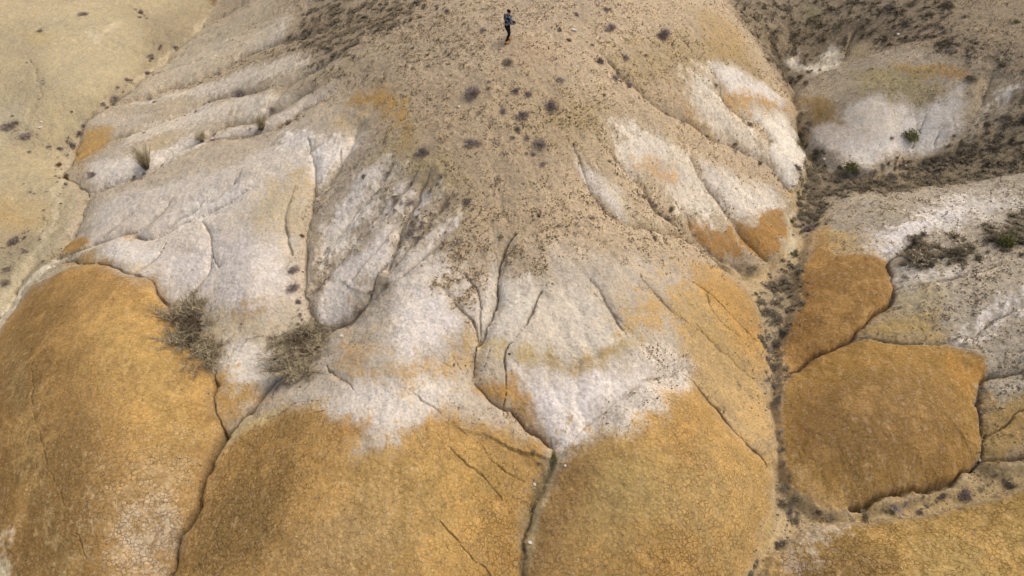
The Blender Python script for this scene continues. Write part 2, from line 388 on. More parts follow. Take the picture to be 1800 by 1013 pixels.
# --- the pale plain on the left
PLAIN = (170, 156, 120)
paint(PLAIN, .12, 0, 1, .4, "-400,-100 400,-100 386,0 369,30 356,57 322,80 288,114 258,134 235,161 198,188 168,201 148,221 134,255 129,285 150,330 160,345 148,400 104,447 67,471 44,501 20,541 0,575 -60,650 -400,700")
paint((178, 164, 128), 0, 0, .7, .8, "60,20 200,5 260,40 255,90 215,150 120,215 60,180 80,90")
paint((190, 172, 132), 0, 0, .6, 1.0, "-100,-50 250,-40 300,0 200,8 100,30 0,40 -100,60")
paint((176, 168, 142), .1, 0, .6, .8, "-50,180 30,190 40,235 0,240 -50,240")
paint((178, 145, 82), .1, 0, .7, .9, "-40,350 30,362 60,392 30,405 -40,400")
paint((180, 157, 97), .1, 0, .55, .5, "60,55 85,62 80,80 55,75")
paint((150, 134, 104), .5, 0, .6, .5, "225,12 255,30 282,48 300,75 292,110 258,128 240,145 225,155 235,120 262,90 258,55 230,25", 2)
paint((156, 138, 106), .55, 0, .55, .6, "280,25 330,10 372,20 350,57 320,75 290,85", 2)
paint((150, 138, 112), .5, 0, .55, .5, "40,90 60,100 75,140 82,165 60,165 45,130", 2)
paint((150, 138, 108), .5, 0, .5, .6, "0,400 60,400 110,410 60,440 20,480 0,520 -30,470", 2)
paint((186, 172, 138), .1, 0, .8, .15, "374,0 386,0 366,50 335,80 300,110 262,140 235,165 200,190 165,206 145,228 128,262 118,300 108,340 100,400 60,455 20,520 0,560 -10,520 40,460 85,400 95,345 105,290 118,250 140,212 180,186 215,160 250,130 290,100 330,66 358,36", 1, 0)
paint((142, 130, 104), .6, 0, .7, .25, "110,245 130,228 150,215 140,245 128,275 112,268", 2, .4)
paint((142, 130, 104), .6, 0, .6, .3, "190,160 215,150 250,140 230,168 195,186", 2, .35)
paint((148, 136, 108), .6, 0, .6, .3, "0,215 30,218 60,240 90,255 60,262 20,245", 2, .35)
paint((148, 136, 108), .6, 0, .6, .3, "0,430 40,405 60,420 30,450 10,480 0,490", 2, .35)
paint((128, 84, 30), .1, 0, .8, .15, "366,0 384,-6 376,12 368,8")
paint((205, 191, 159), 0, 0, .7, .25, "165,75 200,40 215,44 190,55 170,62 150,52")
paint((174, 160, 132), .1, 0, .7, .3, "110,262 150,215 160,226 138,258 133,290 150,320 168,345 150,395 110,440 70,462 50,480 60,455 110,410 125,350 112,300")
# --- the whole hill: brown stony top
paint((186, 165, 132), .75, 0, 1, .5, "386,-100 386,0 369,30 356,57 322,80 288,114 258,134 235,161 198,188 168,201 148,221 134,255 129,285 150,330 160,345 148,400 104,447 150,455 265,501 380,640 393,758 300,1040 1300,1040 1358,900 1350,700 1330,530 1270,470 1380,440 1405,320 1400,200 1385,150 1291,20 1250,-100")
paint((172, 153, 123), .9, 0, .7, .6, "440,-60 600,-60 760,-40 860,60 800,100 700,122 600,148 520,150 420,170 400,150 450,90 500,70 560,20", 2, .35)
paint((140, 122, 92), 1, 0, .55, .6, "560,0 740,0 700,40 640,60 600,90 560,100 520,60", 2, .5)
paint((172, 152, 118), .5, 0, .5, .5, "600,0 660,0 640,28 610,45 585,60", 2)
paint((176, 160, 126), .4, 0, .65, .4, "600,98 660,85 700,60 660,110 610,125 560,140 520,140", 2)
paint((166, 148, 122), .8, 0, .6, .8, "860,-30 1060,-30 1100,10 960,60 900,100 850,60")
paint((168, 148, 116), .6, 0, .7, .6, "740,150 900,110 1000,140 1020,260 960,330 960,420 880,470 800,430 760,330 730,240")
paint((170, 142, 108), .7, 0, .5, .5, "890,78 950,72 980,100 940,118 900,100", 2)
paint((153, 135, 90), .9, 0, .6, .6, "960,190 1020,170 1070,190 1060,230 990,240 950,225", 2)
paint((155, 135, 88), .8, 0, .6, .6, "1080,90 1200,60 1290,70 1350,150 1260,140 1180,140 1120,150", 2)
# left flank spurs
TANL = (180, 166, 142)
paint((182, 168, 140), .25, 0, .9, .35, "386,0 440,0 416,20 380,40 364,44 356,57 330,78 300,105 258,134 300,120 360,85 420,60 480,20 500,-20")
paint((184, 170, 144), .25, 0, .9, .3, "400,60 430,50 395,100 420,108 350,140 290,158 230,172 198,188 240,160 290,115 340,90", 1)
paint((207, 196, 176), .2, 0, .8, .35, "500,20 510,40 490,75 450,85 420,90 440,60 480,40", 2)
paint((180, 165, 138), .25, 0, .95, .3, "560,110 600,112 540,140 495,160 409,171 369,181 335,201 285,221 242,238 201,248 178,262 148,275 134,288 132,260 148,221 168,201 201,188 252,178 302,161 360,145 400,135 430,125")
paint((190, 178, 158), .15, 0, .7, .3, "200,200 270,195 260,215 210,230 160,232 150,222 170,203")
paint((182, 145, 80), .1, 0, 1, .25, "152,222 188,222 196,240 178,262 134,288 131,280 138,252")
paint((184, 170, 146), .2, 0, .95, .3, "497,163 590,140 600,150 520,185 453,216 386,229 362,250 302,276 285,293 248,312 201,326 165,343 150,325 155,295 178,264 242,240 300,220 369,184 430,174")
paint((215, 206, 190), .1, 0, .85, .3, "160,290 190,280 240,270 250,300 235,315 200,325 172,325 158,308")
paint((178, 158, 112), .25, 0, .5, .3, "270,235 330,245 360,235 330,262 280,280 260,265", 2)
paint((217, 208, 192), .1, 0, .6, .3, "440,172 465,172 470,205 445,210 430,195", 2)
paint((211, 200, 184), .15, 0, .8, .2, "385,232 450,219 480,205 560,165 600,158 540,190 478,229 430,238 380,246")
paint((206, 195, 175), .15, 0, .8, .22, "430,120 500,100 560,92 520,120 460,140 380,165 300,172 230,184 300,166 370,146", 2, 0)
paint((208, 197, 177), .15, 0, .75, .22, "250,228 330,196 400,176 470,166 500,172 440,190 370,212 290,232 210,258", 2, 0)
paint((212, 203, 189), .1, 0, .8, .25, "210,290 280,262 350,236 380,240 340,262 290,290 230,316 180,326", 2, 0)
paint((196, 182, 154), .2, 0, .7, .25, "360,85 420,60 470,35 500,30 470,70 420,92 360,115 300,140 320,110", 2, 0)
# big white face on the left
paint((184, 170, 146), .15, 0, 1, .35, "165,346 201,329 248,315 302,280 362,254 436,243 480,233 550,190 600,172 640,165 660,200 640,250 610,290 590,330 556,350 548,374 538,424 534,474 540,520 556,570 500,670 465,692 430,735 394,757 382,730 380,660 372,635 330,605 300,560 292,531 265,501 228,487 150,440 134,412")
paint((201, 191, 176), .08, 0, .9, .4, "170,360 230,335 300,320 400,290 480,255 540,240 545,330 520,380 470,400 430,420 360,420 300,440 260,470 200,450 160,420", 1)
paint((208, 199, 188), .03, 0, .9, .5, "370,400 430,410 500,420 512,470 510,530 470,545 400,545 372,520 350,540 310,530 280,500 250,480 300,440 340,430", 1)
paint((217, 210, 198), .02, 0, .75, .3, "190,430 240,430 280,440 270,465 230,480 200,465")
paint((219, 212, 201), .05, 0, .9, .3, "505,235 560,245 600,240 625,225 630,255 600,275 590,300 560,330 550,300 545,260 500,255", 2)
paint((219, 212, 200), .02, 0, .7, .4, "330,350 430,330 440,345 360,385 340,400 310,395", 2)
paint((186, 168, 130), .1, 0, .8, .5, "470,330 530,300 545,340 535,400 510,415 470,400 440,380", 2)
paint((184, 158, 108), .15, 0, .6, .4, "600,200 640,190 650,220 620,235 590,225", 2)
paint((180, 158, 120), .1, 0, .6, .35, "520,300 550,320 545,340 520,330", 2)
paint((150, 118, 66), .1, 0, .8, .22, "400,542 425,538 470,542 480,548 430,562 410,570 398,560", 2)
paint((182, 168, 138), .1, 0, .7, .4, "340,560 400,565 480,555 490,580 450,610 400,600 370,590", 2)
paint((215, 207, 192), .04, 0, .9, .35, "385,610 430,600 480,620 490,660 460,690 420,690 390,668 382,640", 1)
paint((182, 150, 96), .1, .2, .7, .25, "215,408 255,405 245,418 210,418", 2)
paint((188, 168, 128), .1, 0, .6, .3, "205,470 240,462 250,480 228,487", 2)
# orange scarps of the left foot
paint((173, 132, 63), .1, .2, 1, .12, "104,447 134,414 148,420 164,430 134,443")
paint((173, 141, 80), .1, .2, .9, .2, "100,462 160,448 190,455 196,466 144,468 115,464")
paint((209, 197, 169), 0, 0, .9, .12, "60,480 92,458 134,446 180,426 196,424 160,437 115,456 75,480 45,510 20,545 0,580 -10,570 20,530")
paint((196, 182, 150), .1, 0, .7, .15, "115,462 145,470 100,480 60,500 40,520 60,490")
ORL = (184, 132, 62)
ORL = (174, 134, 68)
paint(ORL, .06, .45, 1, .28, "-80,700 8,575 25,545 55,510 90,487 130,470 181,468 205,484 240,490 266,503 290,533 301,568 329,607 372,637 379,659 374,700 382,733 392,758 388,790 376,817 356,861 349,901 329,938 305,1010 285,1120 -80,1120")
paint((184, 151, 82), .06, .5, .7, .8, "150,560 260,530 340,640 370,700 370,780 330,860 260,820 200,700 160,640", 2)
paint((146, 112, 56), .15, .5, .85, .7, "0,600 60,520 110,500 130,600 120,720 150,820 190,900 210,1040 60,1120 -80,1000 -60,800", 2)
paint((142, 112, 62), .15, .6, .7, .9, "130,760 200,760 230,830 200,940 160,940 120,860", 2)
paint((171, 145, 88), .1, .6, .6, .35, "15,600 45,640 60,760 90,880 130,1000 160,1080 110,1060 60,900 30,760", 2)
paint((184, 158, 112), .1, 1, .75, .8, "210,840 300,800 345,820 330,900 300,1000 250,1060 200,1000 190,920", 2)
paint((196, 180, 154), .1, 1, .75, .5, "220,940 290,900 310,950 290,1040 230,1040 205,990", 2)
paint((205, 193, 159), .1, 0, .8, .2, "-20,960 8,965 22,1000 15,1040 -30,1040", 2)
paint((204, 184, 150), .1, 0, .7, .15, "5,945 20,950 22,975 12,980", 2)
paint((177, 139, 69), .08, .5, 1, .25, "379,662 400,672 425,688 465,690 470,695 436,728 423,741 394,757 383,730 375,700")
# grey-brown gullied ground in the middle
paint((178, 164, 140), .6, 0, .9, .45, "640,250 700,230 740,260 770,320 800,340 790,400 740,450 700,440 694,441 690,480 650,540 570,580 545,520 560,440 560,350 600,310", 2, .15)
paint((163, 145, 97), .5, 0, .7, .4, "690,160 715,190 740,240 790,310 830,330 800,345 740,310 690,290 650,280 680,240 700,230", 2)
paint((177, 139, 69), .2, 0, .85, .3, "610,182 640,160 685,150 700,180 712,225 716,262 704,230 680,200 650,186", 2)
paint((215, 207, 192), .08, 0, .9, .25, "600,372 640,350 655,360 640,395 600,440 575,460 555,455 565,400", 2)
paint((211, 200, 180), .1, 0, .8, .25, "650,300 690,270 700,290 670,330 640,340", 2)
paint((213, 204, 192), .08, 0, .95, .22, "600,462 640,435 690,400 704,396 692,440 680,478 660,508 640,540 600,565 565,575 560,540 575,500")
paint((209, 200, 184), .2, 0, .8, .3, "700,440 740,425 755,435 735,465 700,475 685,480", 2)
paint((150, 128, 92), .4, 0, .6, .35, "640,490 690,470 690,500 660,520 640,540 620,560 615,530", 2)
paint((186, 172, 150), .2, 0, .75, .2, "536,420 548,470 552,540 580,590 565,590 540,545 528,480")
for rib in ("640,300 668,285 680,300 640,350 600,390 575,420 570,400 600,350", "700,330 722,318 728,335 700,372 660,410 650,400", "770,395 800,372 812,385 780,425 740,455 715,470 720,450 750,425", "745,330 765,322 765,345 730,380 715,385"):
    paint((206, 198, 186), .12, 0, .75, .16, rib, 2, 0)
# white shelf in the centre
paint((184, 172, 152), .15, 0, 1, .4, "600,580 650,545 690,500 740,460 800,430 870,430 900,440 1000,440 1080,450 1180,470 1240,490 1260,560 1220,580 1200,640 1190,660 1150,700 1110,740 1040,770 1000,792 966,800 950,778 900,735 820,730 740,750 700,790 610,800 560,770 500,715 440,735 400,770 393,760 436,730 497,673 534,652 560,600")
paint((215, 205, 190), .08, 0, .9, .4, "690,480 780,460 850,470 870,500 840,590 800,560 740,600 760,660 800,690 740,740 680,760 600,740 570,700 620,680 700,650 690,580 700,530", 1)
paint((219, 210, 200), .05, 0, .8, .35, "700,540 745,510 800,560 780,600 730,620 700,600", 1)
paint((176, 150, 108), .9, 0, .75, .25, "765,500 800,500 830,560 845,590 820,570 795,540", 2, .12)
paint((168, 144, 108), 1, 0, .7, .35, "780,440 860,430 870,450 840,520 815,490 780,470", 2, .2)
paint((160, 138, 102), 1, 0, .7, .3, "880,440 960,440 960,490 900,500 895,470", 2, .2)
paint((182, 150, 98), .2, 0, .75, .4, "610,590 640,600 660,650 740,640 830,590 840,640 780,660 700,670 620,660 590,640", 2)
paint((201, 194, 180), .08, 0, .9, .3, "880,500 950,500 930,560 905,590 900,600 870,600 850,600 875,550", 2)
paint((205, 194, 174), .1, 0, .9, .4, "960,510 1000,500 1060,540 1100,580 1110,600 1050,620 960,625 900,600 930,560", 1)
paint((173, 151, 97), .15, 0, .85, .25, "896,600 930,618 990,632 1050,622 1110,592 1130,575 1120,610 1080,640 1000,650 940,640 900,628", 2)
paint((155, 126, 67), .2, 0, .6, .15, "960,632 1030,628 1090,610 1060,640 1000,648 960,644", 2)
paint((177, 155, 94), .1, 0, .7, .25, "845,595 890,600 895,625 880,620 840,615", 2)
paint((221, 213, 204), .04, 0, .95, .35, "905,665 960,655 1080,650 1150,655 1110,690 1070,722 1040,750 1010,772 990,790 970,780 950,740 930,700", 1)
paint((180, 137, 67), .1, .2, 1, .2, "838,672 870,660 900,668 922,700 940,735 965,780 935,752 890,716 860,705")
paint((180, 147, 82), .2, .3, .8, .6, "1230,480 1290,500 1330,550 1350,600 1350,720 1370,780 1350,815 1280,740 1220,670 1200,620 1180,560 1120,580 1100,560 1140,520 1180,500", 2)
paint((178, 137, 67), .2, .4, .8, .35, "1225,475 1265,474 1311,510 1335,550 1350,590 1350,650 1310,610 1280,580 1262,540 1240,520", 1)
paint((207, 198, 184), .45, .1, .8, .35, "1130,620 1190,600 1210,640 1200,680 1150,740 1080,750 1070,720 1110,690 1150,655", 2, .0)
paint((188, 158, 104), .2, .3, .8, .3, "1200,595 1240,600 1300,650 1352,700 1368,800 1352,815 1290,760 1240,695 1210,660", 1)
paint((215, 206, 192), .2, .2, .7, .25, "1080,760 1120,720 1170,690 1200,665 1215,675 1190,720 1120,765", 2)
# orange domes at the front
ORC = (177, 138, 70)
paint(ORC, .06, .5, 1, .25, "392,775 425,748 470,722 520,712 562,716 590,735 640,750 648,765 610,785 640,797 690,790 720,765 745,745 790,733 850,742 905,760 955,785 957,830 936,880 921,930 918,975 916,1030 905,1120 280,1120 305,1010 329,938 349,901 357,861 377,817")
paint((180, 147, 80), .06, .5, .8, .6, "640,800 720,790 800,780 880,800 930,840 900,940 800,1000 700,1013 620,960 600,880", 2)
paint((173, 126, 55), .06, .5, .6, .3, "590,745 640,748 640,765 600,772", 2)
paint((150, 116, 58), .12, .8, .85, .6, "420,770 470,740 540,745 560,800 520,880 500,960 420,1013 320,1013 345,930 375,850 395,800", 2)
paint((140, 112, 62), .12, .8, .6, .5, "400,860 460,830 500,880 480,980 380,1040 340,980", 2)
paint((190, 158, 102), .1, .6, .6, .5, "560,900 700,860 720,940 640,1030 540,1040 500,980", 2)
paint((190, 174, 130), 0, 0, .8, .2, "393,762 430,740 480,715 560,712 500,728 440,755 405,785 392,800", 1)
paint((165, 126, 57), .1, 1, .7, .5, "830,860 900,830 920,900 915,1013 860,1040 840,960", 2)
paint((180, 143, 74), .06, .55, 1, .25, "996,798 1030,775 1070,768 1120,758 1160,730 1190,690 1217,668 1247,709 1274,745 1307,782 1328,796 1348,823 1356,851 1358,891 1348,928 1338,962 1300,1040 1290,1120 915,1120 925,990 945,915 965,860 978,830")
paint((182, 155, 90), .06, .4, .75, .7, "1040,800 1140,790 1190,830 1180,930 1100,960 1030,920 1020,850", 2)
paint((146, 114, 66), .1, .5, .85, .5, "985,810 1030,800 1030,860 990,940 1010,1040 930,1050 930,960 955,890", 2)
paint((178, 153, 97), .1, .9, .5, .7, "1180,760 1250,760 1330,850 1340,940 1280,1030 1200,1040 1180,900", 2)
paint((173, 128, 57), .1, 1, .6, .6, "1120,960 1200,930 1260,1000 1280,1060 1100,1060", 2)
paint((173, 130, 63), .1, .9, .6, .5, "1180,720 1230,730 1240,800 1200,830 1170,790", 2)
# --- right flank of the hill
paint((184, 168, 138), .4, 0, .8, .4, "1085,220 1150,215 1200,260 1230,320 1265,370 1290,400 1260,395 1205,385 1150,340 1110,310 1085,280", 1)
paint((211, 202, 186), .25, 0, .9, .25, "1082,225 1110,225 1150,245 1170,270 1150,290 1110,300 1090,275", 2)
paint((209, 200, 184), .25, 0, .9, .25, "1225,275 1260,290 1310,320 1360,330 1380,365 1340,368 1300,385 1275,375 1250,335", 1)
paint((215, 206, 192), .15, 0, .9, .2, "1008,268 1030,280 1070,320 1100,360 1110,390 1075,375 1045,345 1030,320")
paint((190, 176, 146), .3, 0, .8, .3, "1060,320 1110,360 1160,385 1165,408 1110,395", 2)
paint((217, 209, 196), .1, 0, .95, .25, "1250,115 1285,110 1310,130 1350,150 1385,180 1375,200 1340,185 1290,180 1270,150", 1)
paint((215, 208, 192), .12, 0, .95, .25, "1300,200 1380,200 1400,240 1413,262 1411,302 1402,332 1392,344 1378,325 1360,298 1352,270 1356,245 1340,218", 1)
paint((175, 135, 67), .2, 0, .85, .25, "1275,165 1300,162 1350,175 1385,182 1390,198 1340,188 1285,188", 2)
paint((177, 143, 80), .3, 0, .6, .4, "1200,185 1240,190 1270,215 1300,240 1260,245 1210,215", 2)
paint((177, 143, 78), .2, 0, .7, .35, "1120,282 1170,280 1200,300 1220,330 1180,325 1140,305", 2)
paint((171, 143, 88), .4, 0, .6, .4, "1230,20 1290,40 1320,90 1300,110 1250,90", 2)
ORD = (162, 121, 60)
paint(ORD, .15, .2, 1, .14, "1209,389 1235,386 1262,394 1284,402 1298,426 1318,446 1300,458 1262,447 1235,428 1218,410")
paint(ORD, .25, .2, 1, .14, "1286,391 1312,392 1330,388 1350,370 1381,364 1384,404 1375,433 1352,455 1326,446 1301,424")
paint((177, 141, 74), .1, .1, .9, .1, "1378,334 1402,328 1396,343 1388,347")
paint((211, 203, 187), .2, 0, .75, .3, "1095,225 1150,235 1200,270 1240,330 1270,375 1230,385 1190,350 1150,310 1105,290", 2, 0)
paint((211, 203, 187), .2, 0, .7, .3, "1200,130 1245,120 1262,165 1285,205 1330,235 1345,275 1300,255 1250,225 1215,180", 2, 0)
paint((182, 140, 80), .2, 0, .75, .2, "1120,285 1160,288 1190,300 1180,318 1140,305", 2)
# --- the stream bed
paint((182, 160, 118), .35, 0, 1, .14, [tuple(a) for a in WASH], 0)
paint((166, 150, 116), .6, 0, .8, .25, "1330,530 1360,500 1375,470 1420,451 1411,521 1393,568 1376,618 1380,665 1355,690 1350,640 1342,588", 2, .38)
paint((126, 113, 90), .9, 0, .85, .3, "1404,240 1430,260 1470,290 1500,300 1560,320 1480,350 1430,400 1410,400 1405,330 1415,290", 2, .5)
paint((118, 106, 84), .9, 0, .8, .5, "1480,300 1600,285 1680,262 1720,225 1760,170 1830,140 1830,330 1700,320 1600,335 1520,350 1470,340", 2, .55)
paint((196, 182, 150), .1, 0, .9, .15, "1384,350 1396,380 1398,430 1392,470 1382,440 1388,400")
paint((192, 176, 144), .2, 0, .8, .1, "1403,195 1412,210 1425,235 1450,262 1470,278 1450,272 1420,245 1405,215")
paint((207, 196, 174), .2, 0, .7, .15, "1448,272 1480,292 1530,296 1600,278 1540,302 1490,304 1450,300", 1)
paint((166, 146, 100), .3, 0, .8, .3, "1500,890 1600,872 1700,845 1760,825 1830,820 1830,840 1737,883 1653,903 1520,917", 1)
paint((178, 155, 94), .1, 0, .9, .1, "1360,890 1368,930 1352,980 1345,1040 1335,1040 1345,980 1356,930")
# --- ground right of the stream
paint((148, 131, 104), 1, 0, 1, .5, "1250,-100 1291,20 1341,84 1385,150 1402,151 1435,138 1485,114 1536,91 1620,80 1700,140 1720,225 1760,170 1840,140 1840,-100", 1, .38)
paint((152, 136, 108), .9, 0, .7, .5, "1700,-20 1840,-20 1840,90 1740,80 1680,40", 2, .1)
paint((136, 119, 88), 1, 0, .6, .6, "1310,30 1420,40 1500,60 1480,100 1400,130 1385,150", 2, .45)
paint((150, 140, 96), .7, 0, .6, .3, "1400,10 1440,10 1440,30 1410,30", 2)
paint((211, 202, 180), .15, 0, .9, .2, "1385,108 1405,88 1412,95 1405,115 1440,110 1455,80 1475,85 1480,100 1485,112 1450,125 1425,132 1395,120", 1, 0)
paint((180, 162, 126), .3, 0, .8, .25, "1490,60 1540,70 1530,95 1500,105 1480,112 1495,80", 1, 0)
paint((170, 156, 132), .55, 0, 1, .3, "1402,152 1435,139 1485,115 1536,92 1600,85 1680,110 1705,148 1702,188 1685,218 1664,252 1596,267 1522,290 1490,291 1466,268 1441,245 1421,218 1402,183", 1, 0)
paint((170, 158, 136), .7, 0, .8, .4, "1700,110 1790,120 1790,190 1740,230 1700,250 1690,230 1712,180", 2, .2)
paint((215, 208, 196), .05, 0, .95, .3, "1460,200 1540,175 1610,195 1660,170 1698,150 1700,188 1684,218 1663,251 1598,264 1560,275 1520,288 1490,286 1470,268 1440,240 1430,225", 1)
paint((187, 177, 159), .1, 0, .6, .4, "1430,215 1500,190 1580,200 1560,240 1500,250 1450,240", 2)
paint((142, 114, 60), .4, 0, .9, .2, "1405,165 1440,172 1470,190 1490,212 1460,212 1430,220 1415,200")
paint((169, 132, 69), .4, 0, .85, .2, "1575,110 1620,112 1670,120 1698,132 1660,142 1610,138 1580,125", 2)
paint((147, 135, 90), .6, 0, .8, .35, "1500,125 1580,120 1640,140 1640,175 1580,170 1510,165", 2)
paint((176, 158, 126), .3, 0, .8, .3, "1700,130 1750,120 1760,150 1740,185 1705,215 1700,180", 1)
paint((217, 208, 192), .1, 0, .9, .2, "1745,168 1770,150 1785,152 1770,165 1745,182", 2)
paint((176, 164, 141), .65, 0, 1, .35, "1470,345 1600,335 1700,318 1840,300 1840,660 1737,668 1690,616 1600,606 1570,520 1562,461 1530,450 1460,450 1425,450 1428,410 1455,392", 1, .04)
paint((221, 215, 208), .2, 0, .95, .3, "1520,415 1560,405 1610,390 1660,365 1690,355 1690,380 1640,400 1600,430 1570,450 1545,450 1530,440", 2)
paint((211, 205, 194), .5, 0, .7, .4, "1620,370 1700,340 1800,345 1800,365 1740,385 1700,400 1650,400", 2)
paint((184, 158, 106), .4, .1, .85, .35, "1450,400 1500,400 1540,440 1560,460 1500,455 1430,450 1435,415", 2)
paint((217, 210, 198), .3, 0, .8, .25, "1740,545 1800,520 1830,520 1830,540 1770,555 1720,590 1680,600", 2)
paint((211, 204, 190), .4, 0, .7, .3, "1570,480 1640,460 1700,480 1640,495 1590,505", 2)
paint((118, 108, 88), .9, 0, .9, .25, "1584,440 1625,422 1650,440 1655,455 1620,470 1590,468", 2, .6)
paint((124, 114, 92), .9, 0, .85, .25, "1655,430 1720,425 1715,450 1670,455", 2, .6)
paint((118, 108, 84), .9, 0, .85, .35, "1735,410 1800,370 1830,370 1830,430 1780,440 1740,435", 2, .6)
paint((173, 145, 80), .3, .2, .8, .3, "1505,598 1520,577 1557,549 1590,545 1640,550 1670,580 1650,604 1560,598", 1)
paint((180, 162, 112), .4, .1, .6, .3, "1575,510 1640,500 1640,540 1590,545", 2)
ORB = (158, 120, 62)
paint(ORB, .2, .35, 1, .16, "1432,432 1470,448 1510,448 1545,452 1562,462 1564,488 1571,508 1566,528 1556,547 1519,574 1499,597 1475,607 1435,627 1408,648 1383,666 1378,618 1395,568 1411,521 1408,484 1421,452", 0)
paint((140, 102, 50), .25, .4, .7, .4, "1415,500 1450,500 1450,560 1430,610 1390,650 1378,618 1395,568", 2)
paint((165, 126, 59), .15, .3, .8, .25, "1440,400 1465,398 1470,430 1440,450 1425,445", 1)
paint((165, 128, 61), .15, .4, 1, .16, "1385,668 1408,650 1435,629 1475,609 1500,600 1552,602 1596,607 1653,609 1697,617 1735,628 1737,668 1722,676 1711,707 1719,750 1726,774 1722,800 1702,830 1670,849 1620,859 1569,869 1519,889 1490,896 1435,882 1401,855 1381,816 1377,774 1375,717", 0)
paint((142, 110, 62), .2, .4, .85, .6, "1440,680 1560,650 1660,680 1690,760 1640,820 1520,840 1440,800 1410,740", 2)
paint((128, 94, 50), .2, .4, .6, .3, "1395,690 1425,680 1430,760 1410,810 1385,790", 2)
paint((178, 148, 94), .1, .5, .8, .25, "1385,810 1410,830 1470,870 1560,862 1620,850 1560,872 1490,896 1430,880 1400,855", 2)
paint((180, 130, 55), .1, .3, .7, .25, "1670,640 1725,640 1720,675 1690,690", 2)
paint((163, 135, 78), .3, .3, .95, .2, "1737,690 1800,660 1850,640 1850,778 1800,799 1770,812 1744,819 1728,800 1728,770 1716,715", 1)
paint((168, 164, 148), .7, 0, .8, .2, "1725,680 1760,665 1850,640 1850,690 1770,690 1735,700", 2)
paint((169, 137, 71), .1, .8, 1, .2, "1351,1030 1360,978 1388,965 1415,941 1452,924 1502,921 1569,918 1653,904 1737,884 1850,845 1850,1120 1340,1120", 0)
paint((150, 118, 66), .12, 1, .8, .5, "1400,970 1500,950 1560,980 1560,1050 1380,1050", 2)
paint((180, 153, 88), .08, .7, .7, .5, "1600,960 1700,930 1800,940 1800,1040 1620,1040", 2)
paint((196, 182, 158), .1, .5, .85, .2, "1408,945 1450,925 1500,922 1470,940 1430,960 1400,965", 2)
paint((184, 172, 158), .1, .9, .6, .25, "1375,985 1400,975 1420,1000 1400,1020 1370,1013", 2)

paint((188, 168, 122), .2, 0, .95, .10, "962,786 988,800 980,835 967,865 952,905 941,945 931,990 925,1030 914,1030 919,970 935,900 951,850 960,815", 0)
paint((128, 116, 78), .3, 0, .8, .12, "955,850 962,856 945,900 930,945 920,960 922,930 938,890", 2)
# --- mottling and weathering that follow no outline
scrub = sst(.1, .55, LITT * 1.1 + .55 * n2 + .35 * n4 - .25)[..., None] * (LITT > .3)[..., None] * .75
COLR += (lin((116, 105, 82)).astype(np.float32) - COLR) * scrub
# paler folds on the upper right slopes
# --- rain wash: water runs down the ground, cuts rills and carries colour with it
GS = .125; gxs = np.arange(-50, 50, GS); gys = np.arange(5, 64, GS)
GXm, GYm = np.meshgrid(gxs, gys, indexing='ij'); nx_, ny_ = GXm.shape
hz_ = sample(H, GXm, GYm) + .07 * fbm(GXm, GYm, 1.1, 3, 81) + .03 * fbm(GXm, GYm, 3.3, 2, 82)
pad = np.pad(hz_, 1, constant_values=1e9); best = np.zeros_like(hz_); to = np.full(hz_.shape, -1)
idx = np.arange(hz_.size).reshape(hz_.shape)
for dx_ in (-1, 0, 1):
    for dy_ in (-1, 0, 1):
        if dx_ or dy_:
            sl_ = (hz_ - pad[1 + dx_:nx_ + 1 + dx_, 1 + dy_:ny_ + 1 + dy_]) / math.hypot(dx_, dy_)
            b_ = sl_ > best; best = np.where(b_, sl_, best); to = np.where(b_, idx + dx_ * ny_ + dy_, to)
cg = np.stack([sample(COLR[..., k], GXm, GYm) for k in range(3)], -1).reshape(-1, 3).tolist()
acc = [1.0] * hz_.size; cw_ = [1.0] * hz_.size; cc_ = [list(c) for c in cg]; tol = to.ravel().tolist()
for i in np.argsort(-hz_.ravel()).tolist():
    j = tol[i]
    if j < 0: continue
    acc[j] += acc[i]
    wgt = min(cw_[i], 14.0) * .93; w0_ = cw_[i]; ci = cc_[i]; cj = cc_[j]
    cj[0] += ci[0] / w0_ * wgt; cj[1] += ci[1] / w0_ * wgt; cj[2] += ci[2] / w0_ * wgt; cw_[j] += wgt
acc = np.array(acc).reshape(hz_.shape); carr = (np.array(cc_) / np.array(cw_)[:, None]).reshape(hz_.shape + (3,))
def blur(a, n=1):
    for _ in range(n):
        p = np.pad(a, 1, mode='edge'); a = (p[:-2, 1:-1] + 2 * p[1:-1, 1:-1] + p[2:, 1:-1]) / 4
        p = np.pad(a, 1, mode='edge'); a = (p[1:-1, :-2] + 2 * p[1:-1, 1:-1] + p[1:-1, 2:]) / 4
    return a
la = np.clip(np.log(acc / 25.0), 0, 5)
rill = .55 * blur(la, 1) + 1.1 * blur(la, 6)
def togrid(a):
    u_ = np.clip((X - gxs[0]) / GS, 0, nx_ - 1.001); v_ = np.clip((Y - gys[0]) / GS, 0, ny_ - 1.001)
    i0 = u_.astype(int); j0 = v_.astype(int); fu = u_ - i0; fv = v_ - j0
    return a[i0, j0] * (1 - fu) * (1 - fv) + a[i0 + 1, j0] * fu * (1 - fv) + a[i0, j0 + 1] * (1 - fu) * fv + a[i0 + 1, j0 + 1] * fu * fv
inside = (np.abs(X) < 49) & (Y > 6) & (Y < 63)
RILL = np.where(inside, togrid(rill), 0); streak = np.where(inside, togrid(blur(np.clip(np.log(acc / 3.0), 0, 3) / 3, 1)), 0)
for k in range(3):
    ck = togrid(blur(carr[..., k], 1)); COLR[..., k] += np.where(inside, (ck - COLR[..., k]) * streak * .34, 0)
GRAV = np.clip(GRAV + .12 * np.clip(RILL, 0, 3) * (GRAV > .15), 0, 1)
lum = COLR @ np.array([.3, .55, .15], np.float32)
